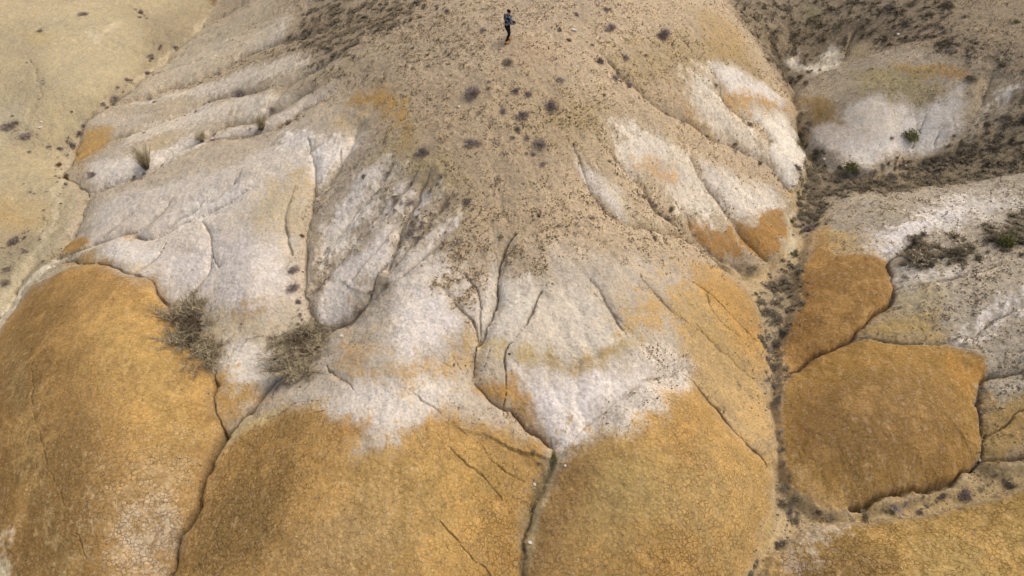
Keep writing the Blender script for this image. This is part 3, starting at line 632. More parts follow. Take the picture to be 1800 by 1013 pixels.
COLR += (lum[..., None] * np.array([1.10, 1.0, .80], np.float32) - COLR) * .13
COLR *= np.array([1.055, 1.03, 1.01], np.float32)
pale = (sst(.0, .7, n1 + .6 * n2) * np.clip(MUD * 2, 0, 1) * (1 - wash))[..., None] * .38
COLR += (lin((200, 160, 98)).astype(np.float32) - COLR) * pale
COLR *= 1 + .05 * np.clip(MUD * 2, 0, 1)[..., None]
calm = (.55 + .45 * np.clip(GRAV * 2.2 + MUD * 2, 0, 1)) * (1 - sst(60, 110, R_))
COLR *= (1 + (0.09 * n1 + 0.10 * n2 + 0.07 * n3 + .10 * n4) * calm)[..., None]
fleck = sst(.35, .8, n4 + .7 * n3)[..., None] * (MUD > .2)[..., None] * .38
COLR += (np.array([.52, .36, .18], np.float32) - COLR) * fleck
warm = np.clip(n2 * .5 + n1 * .5, -1, 1)[..., None]
COLR *= 1 + warm * np.array([.03, .0, -.06], np.float32)
COLR *= (1 - 0.45 * np.clip(crackmask, 0, 1))[..., None]      # damp dark earth in the cracks, with their shade painted into the colour

# ------------------------------------------------------------------ relief of the surface itself
orange = np.clip(MUD * 2, 0, 1)
rel = 0.035 * fbm(X, Y, .8, 3, 61) + 0.05 * n2 * (0.3 + GRAV) * .6 + 0.022 * fbm(X, Y, 3.2, 3, 62) * (.5 + GRAV)
rel += 0.015 * np.abs(fbm(X * 1.5 + Y * .6, Y * .5 - X * .2, 1.0, 3, 63)) * (1 - wash)   # shallow downhill flutes
rel += 0.014 * fbm(X, Y, 7.0, 2, 64) + .02 * n4 * fbm(X, Y, 4.0, 2, 65)
rel -= RILL * .062 * (1 - .72 * orange) * (1 - .8 * wash)
fade = 1 - sst(90, 140, R_)
H = H + rel * fade - slit * fade - 0.12 * edge * np.clip(.4 + n2, 0, 1) * fade

# ------------------------------------------------------------------ materials
def mat(name):
    m = bpy.data.materials.new(name); m.use_nodes = True
    b = m.node_tree.nodes['Principled BSDF']; b.inputs['Roughness'].default_value = .9
    if 'Specular IOR Level' in b.inputs: b.inputs['Specular IOR Level'].default_value = .15
    return m, m.node_tree, b
def N(t, kind, **kw):
    n = t.nodes.new(kind)
    for k, v in kw.items():
        if k.startswith('i_'): n.inputs[int(k[2:])].default_value = v
        else: setattr(n, k, v)
    return n
def mathn(t, op, a, b=None, clamp=False):
    n = t.nodes.new('ShaderNodeMath'); n.operation = op; n.use_clamp = clamp
    for k, v in enumerate((a, b)):
        if v is None: continue
        if isinstance(v, (int, float)): n.inputs[k].default_value = v
        else: t.links.new(v, n.inputs[k])
    return n.outputs[0]
def mixc(t, f, a, b, blend='MIX'):
    n = t.nodes.new('ShaderNodeMix'); n.data_type = 'RGBA'; n.blend_type = blend
    for k, v in ((0, f), (6, a), (7, b)):
        if isinstance(v, (int, float)): n.inputs[k].default_value = v
        elif isinstance(v, tuple): n.inputs[k].default_value = v
        else: t.links.new(v, n.inputs[k])
    return n.outputs[2]
def remap(t, v, a, b, c=0., d=1.):
    n = t.nodes.new('ShaderNodeMapRange'); t.links.new(v, n.inputs[0])
    for k, x in zip((1, 2, 3, 4), (a, b, c, d)): n.inputs[k].default_value = x
    return n.outputs[0]
def soil_material():
    m, t, b = mat('weathered_clay')
    ac = N(t, 'ShaderNodeAttribute', attribute_name='Col'); am = N(t, 'ShaderNodeAttribute', attribute_name='mask')
    sp = N(t, 'ShaderNodeSeparateColor'); t.links.new(am.outputs['Color'], sp.inputs[0])
    grav, mud, litt = sp.outputs[0], sp.outputs[1], sp.outputs[2]
    tc = N(t, 'ShaderNodeTexCoord'); P_ = tc.outputs['Object']
    def noise(scale, det=4, rough=.6):
        n = N(t, 'ShaderNodeTexNoise'); n.inputs['Scale'].default_value = scale; n.inputs['Detail'].default_value = det
        n.inputs['Roughness'].default_value = rough; t.links.new(P_, n.inputs['Vector']); return n
    nf = noise(9, 5, .7); nm = noise(2.2, 5, .65); nd = noise(4.2, 3)
    v1 = remap(t, nf.outputs[0], .3, .7, .78, 1.22); v2 = remap(t, nm.outputs[0], .3, .7, .92, 1.08)
    v = mathn(t, 'MULTIPLY', v1, v2)
    col = mixc(t, 1.0, ac.outputs['Color'], v, 'MULTIPLY')
    # pebbles: dark and light grains
    vo = N(t, 'ShaderNodeTexVoronoi'); vo.inputs['Scale'].default_value = 15
    nw = noise(30, 2, .6); ws = N(t, 'ShaderNodeVectorMath', operation='SCALE'); t.links.new(nw.outputs['Color'], ws.inputs[0]); ws.inputs['Scale'].default_value = .06
    wp = N(t, 'ShaderNodeVectorMath', operation='ADD'); t.links.new(P_, wp.inputs[0]); t.links.new(ws.outputs[0], wp.inputs[1]); t.links.new(wp.outputs[0], vo.inputs['Vector'])
    vsp = N(t, 'ShaderNodeSeparateColor'); t.links.new(vo.outputs['Color'], vsp.inputs[0])
    core = remap(t, vo.outputs['Distance'], .55, .38)
    dens = mathn(t, 'ADD', mathn(t, 'MULTIPLY', grav, .34), mathn(t, 'MULTIPLY', litt, .2))
    clump = remap(t, nm.outputs[0], .38, .62, .35, 1.5); dens = mathn(t, 'MULTIPLY', dens, clump)
    dark = mathn(t, 'MULTIPLY', core, mathn(t, 'LESS_THAN', vsp.outputs[0], dens))
    light = mathn(t, 'MULTIPLY', core, mathn(t, 'LESS_THAN', vsp.outputs[1], mathn(t, 'MULTIPLY', dens, .4)))
    col = mixc(t, mathn(t, 'MULTIPLY', dark, .48), col, (.10, .08, .055, 1))
    col = mixc(t, mathn(t, 'MULTIPLY', light, .5), col, (.52, .45, .36, 1))
    # litter of twigs: stretched fine noise
    nl = noise(24, 3, .7); lm = mathn(t, 'MULTIPLY', remap(t, nl.outputs[0], .52, .60), mathn(t, 'MULTIPLY', litt, .65))
    lm = mathn(t, 'MULTIPLY', lm, remap(t, nm.outputs[0], .4, .55))
    col = mixc(t, lm, col, (.11, .092, .066, 1))
    # mud cracks
    wv = N(t, 'ShaderNodeVectorMath', operation='SCALE'); t.links.new(nd.outputs['Color'], wv.inputs[0]); wv.inputs['Scale'].default_value = .22
    wa = N(t, 'ShaderNodeVectorMath', operation='ADD'); t.links.new(P_, wa.inputs[0]); t.links.new(wv.outputs[0], wa.inputs[1])
    vc = N(t, 'ShaderNodeTexVoronoi', feature='DISTANCE_TO_EDGE'); vc.inputs['Scale'].default_value = 6.5; t.links.new(wa.outputs[0], vc.inputs['Vector'])
    vc2 = N(t, 'ShaderNodeTexVoronoi', feature='DISTANCE_TO_EDGE'); vc2.inputs['Scale'].default_value = 13; t.links.new(wa.outputs[0], vc2.inputs['Vector'])
    wid = remap(t, nm.outputs[0], .42, .64, .0, .17)
    l1 = mathn(t, 'SUBTRACT', 1.0, mathn(t, 'DIVIDE', vc.outputs[0], mathn(t, 'ADD', wid, .012)), True)
    l2 = mathn(t, 'MULTIPLY', mathn(t, 'SUBTRACT', 1.0, mathn(t, 'DIVIDE', vc2.outputs[0], mathn(t, 'ADD', wid, .004)), True), .5)
    cr = mathn(t, 'MULTIPLY', mathn(t, 'MAXIMUM', l1, l2), mud)
    col = mixc(t, mathn(t, 'MULTIPLY', cr, .85), col, mixc(t, 1.0, col, (.26, .21, .17, 1), 'MULTIPLY'))
    # crusty lumps on the mud
    lump = remap(t, vc.outputs[0], 0, .3, .93, 1.07)
    col = mixc(t, mud, col, mixc(t, 1.0, col, lump, 'MULTIPLY'))
    t.links.new(col, b.inputs['Base Color'])
    hgt = mathn(t, 'ADD', mathn(t, 'MULTIPLY', nf.outputs[0], .05), mathn(t, 'MULTIPLY', nm.outputs[0], .06))
    hgt = mathn(t, 'SUBTRACT', hgt, mathn(t, 'MULTIPLY', cr, .035))
    hgt = mathn(t, 'ADD', hgt, mathn(t, 'MULTIPLY', mathn(t, 'ADD', dark, light), .02))
    bp = N(t, 'ShaderNodeBump'); bp.inputs['Strength'].default_value = .75; bp.inputs['Distance'].default_value = 1.0
    t.links.new(hgt, bp.inputs['Height']); t.links.new(bp.outputs[0], b.inputs['Normal'])
    b.inputs['Roughness'].default_value = .95
    return m
SOIL = soil_material()

# ------------------------------------------------------------------ the ground as meshes, one per piece of country, sharing their seams
V = np.stack([X, Y, H], -1).reshape(-1, 3).astype(np.float32)
ii = np.arange(NR * NC).reshape(NR, NC)
Q = np.stack([ii[:-1, :-1], ii[:-1, 1:], ii[1:, 1:], ii[1:, :-1]], -1)
dr = np.stack([X, Y, H], -1)
gx = np.gradient(dr, axis=1); gy = np.gradient(dr, axis=0)
NRM = np.cross(gx, gy); NRM /= np.linalg.norm(NRM, axis=2)[..., None]; NRM = NRM.reshape(-1, 3).astype(np.float32)
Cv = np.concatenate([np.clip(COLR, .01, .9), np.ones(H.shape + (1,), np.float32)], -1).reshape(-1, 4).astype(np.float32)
Mv = np.stack([GRAV, MUD, LITT, wash], -1).reshape(-1, 4).astype(np.float32)
REG = np.zeros(H.shape, np.int32)
def region(k, txt):
    q = poly_on(txt, H); w, sd = poly_sd(q, .5, XW, YW); r = REG[w]; r[sd > 0] = k
region(1, "440,-160 386,0 369,30 356,57 322,80 288,114 258,134 235,161 198,188 168,201 148,221 134,255 129,285 150,330 160,345 148,400 104,447 150,455 265,501 292,531 302,568 330,605 372,635 382,733 393,758 436,730 480,715 600,745 740,745 900,740 966,787 1020,780 1150,720 1217,668 1307,780 1365,800 1350,700 1330,530 1270,470 1380,440 1405,320 1400,200 1385,150 1291,20 1250,-160")
region(2, "-80,700 8,575 25,545 55,510 90,487 130,470 181,468 205,484 266,503 290,533 301,568 329,607 372,637 379,659 374,700 382,733 393,758 388,790 376,817 356,861 349,901 329,938 305,1010 285,1120 -80,1120")
region(3, "393,760 436,730 480,715 600,745 740,745 900,740 966,787 974,804 952,861 924,938 920,1012 905,1120 290,1120 305,1010 349,901 389,790")
region(4, "974,800 1020,780 1150,720 1217,668 1307,780 1348,823 1358,891 1338,962 1290,1120 905,1120 920,1012 924,938 952,861")
region(5, [tuple(a) for a in WASH])
region(6, "1385,668 1435,629 1500,600 1653,609 1697,617 1735,628 1737,668 1722,676 1711,707 1726,774 1722,800 1670,849 1569,869 1490,896 1435,882 1401,855 1381,816 1375,717")
region(7, "1432,410 1470,410 1545,440 1562,462 1571,508 1556,547 1499,597 1435,627 1383,666 1378,618 1395,568 1411,521 1408,484 1421,452")
region(8, "1351,1030 1360,978 1388,965 1415,941 1502,921 1653,904 1850,845 1850,1120 1340,1120")
fr = REG[:-1, :-1]
def sheet(name, k):
    q = Q[fr == k].reshape(-1, 4)
    if len(q) == 0: return
    used, inv = np.unique(q, return_inverse=True); inv = inv.reshape(-1).astype(np.int32)
    me = bpy.data.meshes.new(name); n = len(q)
    me.vertices.add(len(used)); me.vertices.foreach_set('co', V[used].ravel())
    me.loops.add(n * 4); me.loops.foreach_set('vertex_index', inv)
    me.polygons.add(n); me.polygons.foreach_set('loop_start', np.arange(0, n * 4, 4, dtype=np.int32))
    me.polygons.foreach_set('use_smooth', np.ones(n, bool))
    me.update(calc_edges=True)
    for nm, data in (('Col', Cv), ('mask', Mv)):
        a = me.attributes.new(nm, 'FLOAT_COLOR', 'POINT'); a.data.foreach_set('color', data[used].ravel())
    me.normals_split_custom_set_from_vertices(NRM[used])
    me.materials.append(SOIL)
    o = bpy.data.objects.new(name, me); COL.objects.link(o); o['kind'] = 'structure'
    return o
NAMES = ['ground', 'hill', 'clay_mound', 'clay_mound', 'clay_mound', 'dry_stream_bed', 'clay_mound', 'clay_mound', 'clay_mound']
for k, nme in enumerate(NAMES): sheet(nme, k)

# ------------------------------------------------------------------ things on the ground
def height(x, y): return sample(H, x, y)
def ground_at(u, v):
    return march(u, v, H)
def simple(name, rgb, rough=.9, var=.25, scale=12, spec=.15, obj_var=0.0):
    m, t, b = mat(name)
    tc = N(t, 'ShaderNodeTexCoord'); n = N(t, 'ShaderNodeTexNoise'); n.inputs['Scale'].default_value = scale; n.inputs['Detail'].default_value = 3
    t.links.new(tc.outputs['Object'], n.inputs['Vector'])
    v = remap(t, n.outputs[0], .3, .7, 1 - var, 1 + var)
    if obj_var:
        oi = N(t, 'ShaderNodeObjectInfo'); v = mathn(t, 'MULTIPLY', v, remap(t, oi.outputs['Random'], 0, 1, 1 - obj_var, 1 + obj_var))
    c = mixc(t, 1.0, tuple(lin(rgb)) + (1,), v, 'MULTIPLY'); t.links.new(c, b.inputs['Base Color'])
    b.inputs['Roughness'].default_value = rough; b.inputs['Specular IOR Level'].default_value = spec
    return m
def mesh_from(name, co, tris, m, mi=None, mats=None):
    me = bpy.data.meshes.new(name); co = np.asarray(co, np.float32); tris = np.asarray(tris, np.int32); n = len(tris)
    me.vertices.add(len(co)); me.vertices.foreach_set('co', co.ravel())
    me.loops.add(n * 3); me.loops.foreach_set('vertex_index', tris.ravel())
    me.polygons.add(n); me.polygons.foreach_set('loop_start', np.arange(0, n * 3, 3, dtype=np.int32))
    me.update(calc_edges=True); me.materials.append(m)
    return me
def put(name, me, loc=(0, 0, 0), rz=0, sc=1, parent=None, **props):
    o = bpy.data.objects.new(name, me); COL.objects.link(o)
    o.location = loc; o.rotation_euler = (0, 0, rz); o.scale = sc if hasattr(sc, '__len__') else (sc, sc, sc)
    if parent: o.parent = parent
    for k, v in props.items():
        if v: o[k] = v
    return o

# ---- loose stones and dry litter that nobody could count
def scatter(n, dens, seed, reach=52):
    r = np.random.default_rng(seed)
    out = []
    while sum(len(a) for a in out) < n:
        s = r.uniform(-.80, .80, n * 2); yk = r.uniform(-.47, .43, n * 2); y = 22 * (1 + yk) / (1 - yk)
        keep = r.random(n * 2) < (half(y) / 60) ** 0
        x = s * half(y); d = sample(dens, x, y)
        k = keep & (r.random(n * 2) < d); out.append(np.stack([x[k], y[k]], 1))
    return np.concatenate(out)[:n]
OCT = np.array([[1, 0, 0], [0, 1, 0], [-1, 0, 0], [0, -1, 0], [0, 0, 1], [0, 0, -.6]], float)
OCF = np.array([[0, 1, 4], [1, 2, 4], [2, 3, 4], [3, 0, 4], [1, 0, 5], [2, 1, 5], [3, 2, 5], [0, 3, 5]])
def stones(name, pts, rmin, rmax, m, seed, power=2.5, faces=4):
    r = np.random.default_rng(seed); n = len(pts)
    rad = rmin + (rmax - rmin) * r.random(n) ** power
    a = r.uniform(0, 6.28, n); co = OCT[None] * r.uniform(.65, 1.25, (n, 6, 1)) * rad[:, None, None]
    co[..., 2] *= .75
    ca, sa = np.cos(a)[:, None], np.sin(a)[:, None]
    cx = co[..., 0] * ca - co[..., 1] * sa; cy = co[..., 0] * sa + co[..., 1] * ca
    z = height(pts[:, 0], pts[:, 1])
    co = np.stack([cx + pts[:, :1], cy + pts[:, 1:], co[..., 2] + z[:, None] + .2 * rad[:, None]], -1)
    f = (OCF[:faces][None] + (np.arange(n) * 6)[:, None, None]).reshape(-1, 3)
    me = mesh_from(name, co.reshape(-1, 3), f, m)
    return put(name, me, kind='stuff')
STONE_D = simple('brown_stone', (112, 96, 76), var=.35, scale=3)
STONE_L = simple('pale_stone', (190, 176, 152), var=.25, scale=3)
TWIG = simple('dead_twig', (126, 113, 98), var=.35, scale=2, obj_var=.15)
STRAW = simple('dry_straw', (160, 138, 92), var=.3, scale=2)
clump = np.clip(.5 + 1.2 * n2 + .8 * n1 + .5 * n3, 0.03, 1)
dd = np.clip(GRAV - .2, 0, 1) ** 1.5 * clump * (R_ < 60)
stones('brown_gravel', scatter(34000, dd, 5), .015, .06, STONE_D, 5)
stones('pale_gravel', scatter(16000, dd, 6), .012, .038, STONE_L, 6)
def tufts(name, pts, r0, r1, m, seed, blades=5, flat=.6):
    """very small dry tufts: a few crossed blades each"""
    r = np.random.default_rng(seed); n = len(pts)
    rad = r0 + (r1 - r0) * r.random(n) ** 2
    z = height(pts[:, 0], pts[:, 1])
    ang = r.uniform(0, 6.28, (n, blades)); el = r.uniform(.15, flat * 1.57, (n, blades)); L = rad[:, None] * r.uniform(.6, 1.2, (n, blades))
    tip = np.stack([np.cos(ang) * np.cos(el) * L, np.sin(ang) * np.cos(el) * L, np.sin(el) * L], -1)
    w = rad[:, None] * .16
    s1 = np.stack([-np.sin(ang) * w, np.cos(ang) * w, np.zeros_like(ang)], -1)
    base = np.stack([pts[:, 0], pts[:, 1], z], -1)[:, None]
    off = np.stack([np.cos(ang) * rad[:, None] * .2, np.sin(ang) * rad[:, None] * .2, 0 * ang + .004], -1)
    co = np.stack([base + off + s1, base + off - s1, base + off + tip], 2).reshape(-1, 3)
    f = np.arange(len(co)).reshape(-1, 3)
    return put(name, mesh_from(name, co, f, m), kind='stuff')
dl = np.clip(GRAV - .3 + .7 * LITT, 0, 1) ** 1.3 * clump ** 1.6 * (R_ < 60)
tufts('dead_grass_litter', scatter(13000, dl, 7), .05, .17, TWIG, 7)
tufts('straw_litter', scatter(11000, dl, 8), .04, .13, STRAW, 8)
dlit = scrub[..., 0] * (.25 + .75 * np.clip(.5 + n3, 0, 1)) * (R_ < 60)
tufts('dark_scrub_litter', scatter(24000, dlit, 9), .05, .20, simple('dark_scrub', (128, 116, 94), var=.35, scale=2), 9, 6)

# ---- shrubs
def ball_shrub(seed, n=150, flat=.5, thick=.028, curl=.2):
    """dead twiggy ball of unit radius: twigs from the root outwards, finer forks at their ends"""
    r = np.random.default_rng(seed); co = []; f = []
    def blade(a, b, w0, w1=0.0):
        d = b - a; s = np.cross(d, r.normal(size=3)); s /= np.linalg.norm(s) + 1e-9; k = len(co)
        if w1 == 0:
            co.extend([a + s * w0, a - s * w0, b]); f.append((k, k + 1, k + 2))
        else:
            co.extend([a + s * w0, a - s * w0, b + s * w1, b - s * w1]); f.extend([(k, k + 1, k + 3), (k, k + 3, k + 2)])
    lob = r.uniform(.4, 1.3, 7); 
    for i in range(n):
        az = r.uniform(0, 6.283); el = math.asin(r.random() ** .8)
        k = az / 6.283 * 7; rr = lob[int(k) % 7] * (1 - k % 1) + lob[(int(k) + 1) % 7] * (k % 1)
        d = np.array([math.cos(az) * math.cos(el), math.sin(az) * math.cos(el), math.sin(el) * flat * 1.5])
        L = rr * r.uniform(.6, 1.0)
        a = d * .05 + np.array([r.normal() * .12, r.normal() * .12, 0]); m = d * L * .6 + r.normal(size=3) * .06; m[2] = max(m[2], .03)
        blade(a, m, thick * .5, thick * .45)
        for _ in range(4):
            e = m + d * L * r.uniform(.2, .45) + r.normal(size=3) * curl * .6; e[2] = max(e[2], .02)
            blade(m, e, thick * .6)
    return np.array(co), np.array(f)
def leaf_cloud(seed, n=500, flat=.7, size=.07, lobes=9):
    r = np.random.default_rng(seed); cen = []
    for _ in range(lobes):
        a = r.uniform(0, 6.28); q = r.random() ** .5 * .6; cen.append((math.cos(a) * q, math.sin(a) * q, r.uniform(.1, .6) * flat, r.uniform(.28, .48)))
    co = np.empty((n, 3, 3))
    for i in range(n):
        c = cen[r.integers(lobes)]; d = r.normal(size=3); d /= np.linalg.norm(d); p = np.array(c[:3]) + d * c[3] * r.uniform(.7, 1.05); p[2] = max(p[2], .03)
        for k in range(3): co[i, k] = p + r.normal(size=3) * size
    return co.reshape(-1, 3), np.arange(n * 3).reshape(-1, 3)
def feathery(seed, stems=110, spread=.7, high=1.5, plume=16, lean=(0, 0)):
    """tall arching sprays, as on a tamarisk"""
    r = np.random.default_rng(seed); A = []; Af = []; Bc = []
    for i in range(stems):
        az = r.uniform(0, 6.283); q = r.random() ** .6 * spread; h = high * r.uniform(.55, 1.0)
        root = np.array([math.cos(az) * q * .25, math.sin(az) * q * .25, 0]); tip = np.array([math.cos(az) * q + lean[0], math.sin(az) * q + lean[1], h])
        bend = np.array([math.cos(az), math.sin(az), -.6]) * r.uniform(.0, .25)
        P_ = [root + (tip - root) * t + bend * t * t for t in np.linspace(0, 1, 5)]
        s = np.cross(P_[4] - P_[0], r.normal(size=3)); s /= np.linalg.norm(s); w = .014
        for k in range(4):
            wa = w * (1 - k / 4.5); wb = w * (1 - (k + 1) / 4.5); j = len(A)
            A += [P_[k] + s * wa, P_[k] - s * wa, P_[k + 1] + s * wb, P_[k + 1] - s * wb]; Af += [(j, j + 1, j + 3), (j, j + 3, j + 2)]
        for _ in range(plume):
            t = r.uniform(.3, 1.0); p = root + (tip - root) * t + bend * t * t
            d = (tip - root) * .12 + r.normal(size=3) * .09; sd_ = np.cross(d, r.normal(size=3)); sd_ /= np.linalg.norm(sd_) + 1e-9
            Bc += [p + sd_ * .008, p - sd_ * .008, p + d]
    Bc = np.array(Bc); return (np.array(A), np.array(Af)), (Bc, np.arange(len(Bc)).reshape(-1, 3))

M_GREY = simple('grey_twigs', (158, 143, 134), var=.35, scale=3, obj_var=.18)
M_GREYL = simple('grey_leaf_tips', (164, 150, 138), var=.3, scale=3, obj_var=.15)
M_OLIVE = simple('olive_leaves', (146, 134, 98), var=.35, scale=3, obj_var=.15)
M_DARK = simple('dark_saltbush_leaves', (160, 148, 120), var=.35, scale=3, obj_var=.2)
M_DARKT = simple('dark_saltbush_twigs', (128, 116, 96), var=.3, scale=3)
M_GREEN = simple('green_leaves', (112, 112, 62), var=.35, scale=4, obj_var=.15)
M_RUST = simple('rust_brown_leaves', (124, 88, 44), var=.3, scale=4)
M_PLUME = simple('feathery_olive_plumes', (176, 162, 126), var=.3, scale=3)
M_PLUMED = simple('feathery_brown_plumes', (172, 158, 128), var=.3, scale=3)
M_STEM = simple('grey_brown_stems', (120, 104, 84), var=.3, scale=5)
KINDS = {}
def kind(key, name, parts_fn, nvar=4):
    KINDS[key] = (name, [parts_fn(k) for k in range(nvar)])
def mk(nm, cf, m): return nm, mesh_from(nm, cf[0], cf[1], m)
kind('g', 'grey_shrub', lambda k: [mk('twigs', ball_shrub(100 + k), M_GREY), mk('foliage', leaf_cloud(110 + k, 170, .5, .045), M_GREYL)])
kind('o', 'olive_shrub', lambda k: [mk('twigs', ball_shrub(120 + k, 120), M_GREY), mk('foliage', leaf_cloud(130 + k, 260, .45, .05), M_OLIVE)], 3)
kind('d', 'saltbush', lambda k: [mk('twigs', ball_shrub(140 + k, 160, .4), M_DARKT), mk('foliage', leaf_cloud(150 + k, 420, .4, .05, 12), M_DARK)])
kind('v', 'green_bush', lambda k: [mk('twigs', ball_shrub(160 + k, 90), M_DARKT), mk('foliage', leaf_cloud(170 + k, 900, .9, .055, 14), M_GREEN)], 2)
kind('r', 'rust_shrub', lambda k: [mk('twigs', ball_shrub(180 + k, 90), M_STEM), mk('foliage', leaf_cloud(190 + k, 400, .5, .06), M_RUST)], 2)
def thicket(seed, roots, **kw):
    r = np.random.default_rng(seed); A = []; Af = []; Bc = []; Bf = []
    for i in range(roots):
        q = r.random() ** .5; a = r.uniform(0, 6.283); o = np.array([math.cos(a) * q * .6 + r.normal() * .1, math.sin(a) * q * 1.25, 0])
        (a1, f1), (b1, g1) = feathery(seed * 31 + i, stems=22, spread=.38 * r.uniform(.6, 1.3), high=.55 * r.uniform(.5, 1.15), plume=15, lean=(o[0] * .25, o[1] * .2))
        n1_, n2_ = sum(map(len, A)), sum(map(len, Bc))
        A.append(a1 * [1, 1, 1] + o); Af.append(f1 + n1_); Bc.append(b1 + o); Bf.append(g1 + n2_)
    return (np.concatenate(A), np.concatenate(Af)), (np.concatenate(Bc), np.concatenate(Bf))
def thick(k):
    a, b = thicket(40 + k, 22); tw = ball_shrub(300 + k, 300, .3, .016); tw = (tw[0] * [.5, 1.15, .9] + [.1, .15, 0], tw[1])
    return [mk('stems', a, M_STEM), mk('plumes', b, M_PLUMED), mk('dead_twigs', tw, M_STEM)]
def fea(k, mm, **kw):
    a, b = feathery(200 + k, **kw); return [mk('stems', a, M_STEM), mk('plumes', b, mm)]
kind('f', 'feathery_bush', lambda k: fea(k, M_PLUME, high=1.7), 3)
kind('F', 'feathery_bush', thick, 2)
# one mesh for those too small to show their parts
SINGLE = {}
for key in 'godr':
    lst = []
    for k, parts in enumerate(KINDS[key][1]):
        bm = bmesh.new(); 
        for j, (nm, me) in enumerate(parts):
            n0 = len(bm.faces); bm.from_mesh(me); bm.faces.ensure_lookup_table()
            for f in bm.faces[n0:]: f.material_index = j
        if key in 'gd' and k > 1: pass
        ms = bpy.data.meshes.new('shrub'); bm.to_mesh(ms); bm.free()
        for nm, me in parts: ms.materials.append(me.materials[0])
        lst.append(ms)
    SINGLE[key] = lst
count = {}
def shrub(u, v, wpx, key, label, group=None, pos=None):
    name, var = KINDS[key]
    if pos is None:
        p = ground_at(u, v)[0]
    else: p = pos
    dist = (p - CAM) @ np.array([0, CS, -SN]); r = wpx / 1200 * dist / 2 * (1.18 if key == 'g' else 1.0)
    i = count[key] = count.get(key, 0) + 1
    rz = (i * 2.39996) % 6.283 if key != 'F' else (.5 if u < 400 else .12); sc = (r * (1.05 + .3 * math.sin(i * 3.1)), r * (1.05 + .3 * math.cos(i * 1.7)), r * (.9 + .3 * math.sin(i * 2.3)))
    loc = (p[0], p[1], p[2] - .03)
    cat = 'bush' if key in 'vfF' else 'shrub'
    if wpx >= 22 or key in 'vfF':
        e = bpy.data.objects.new(name, None); COL.objects.link(e); e.location = loc; e.rotation_euler = (0, 0, rz); e.scale = sc
        e['label'] = label; e['category'] = cat
        if group: e['group'] = group
        e.empty_display_size = .2
        for nm, me in var[i % len(var)]: put(nm, me, parent=e)
        return e
    me = SINGLE[key][i % len(SINGLE[key])]
    return put(name, me, loc, rz, sc, label=label, category=cat, group=group)
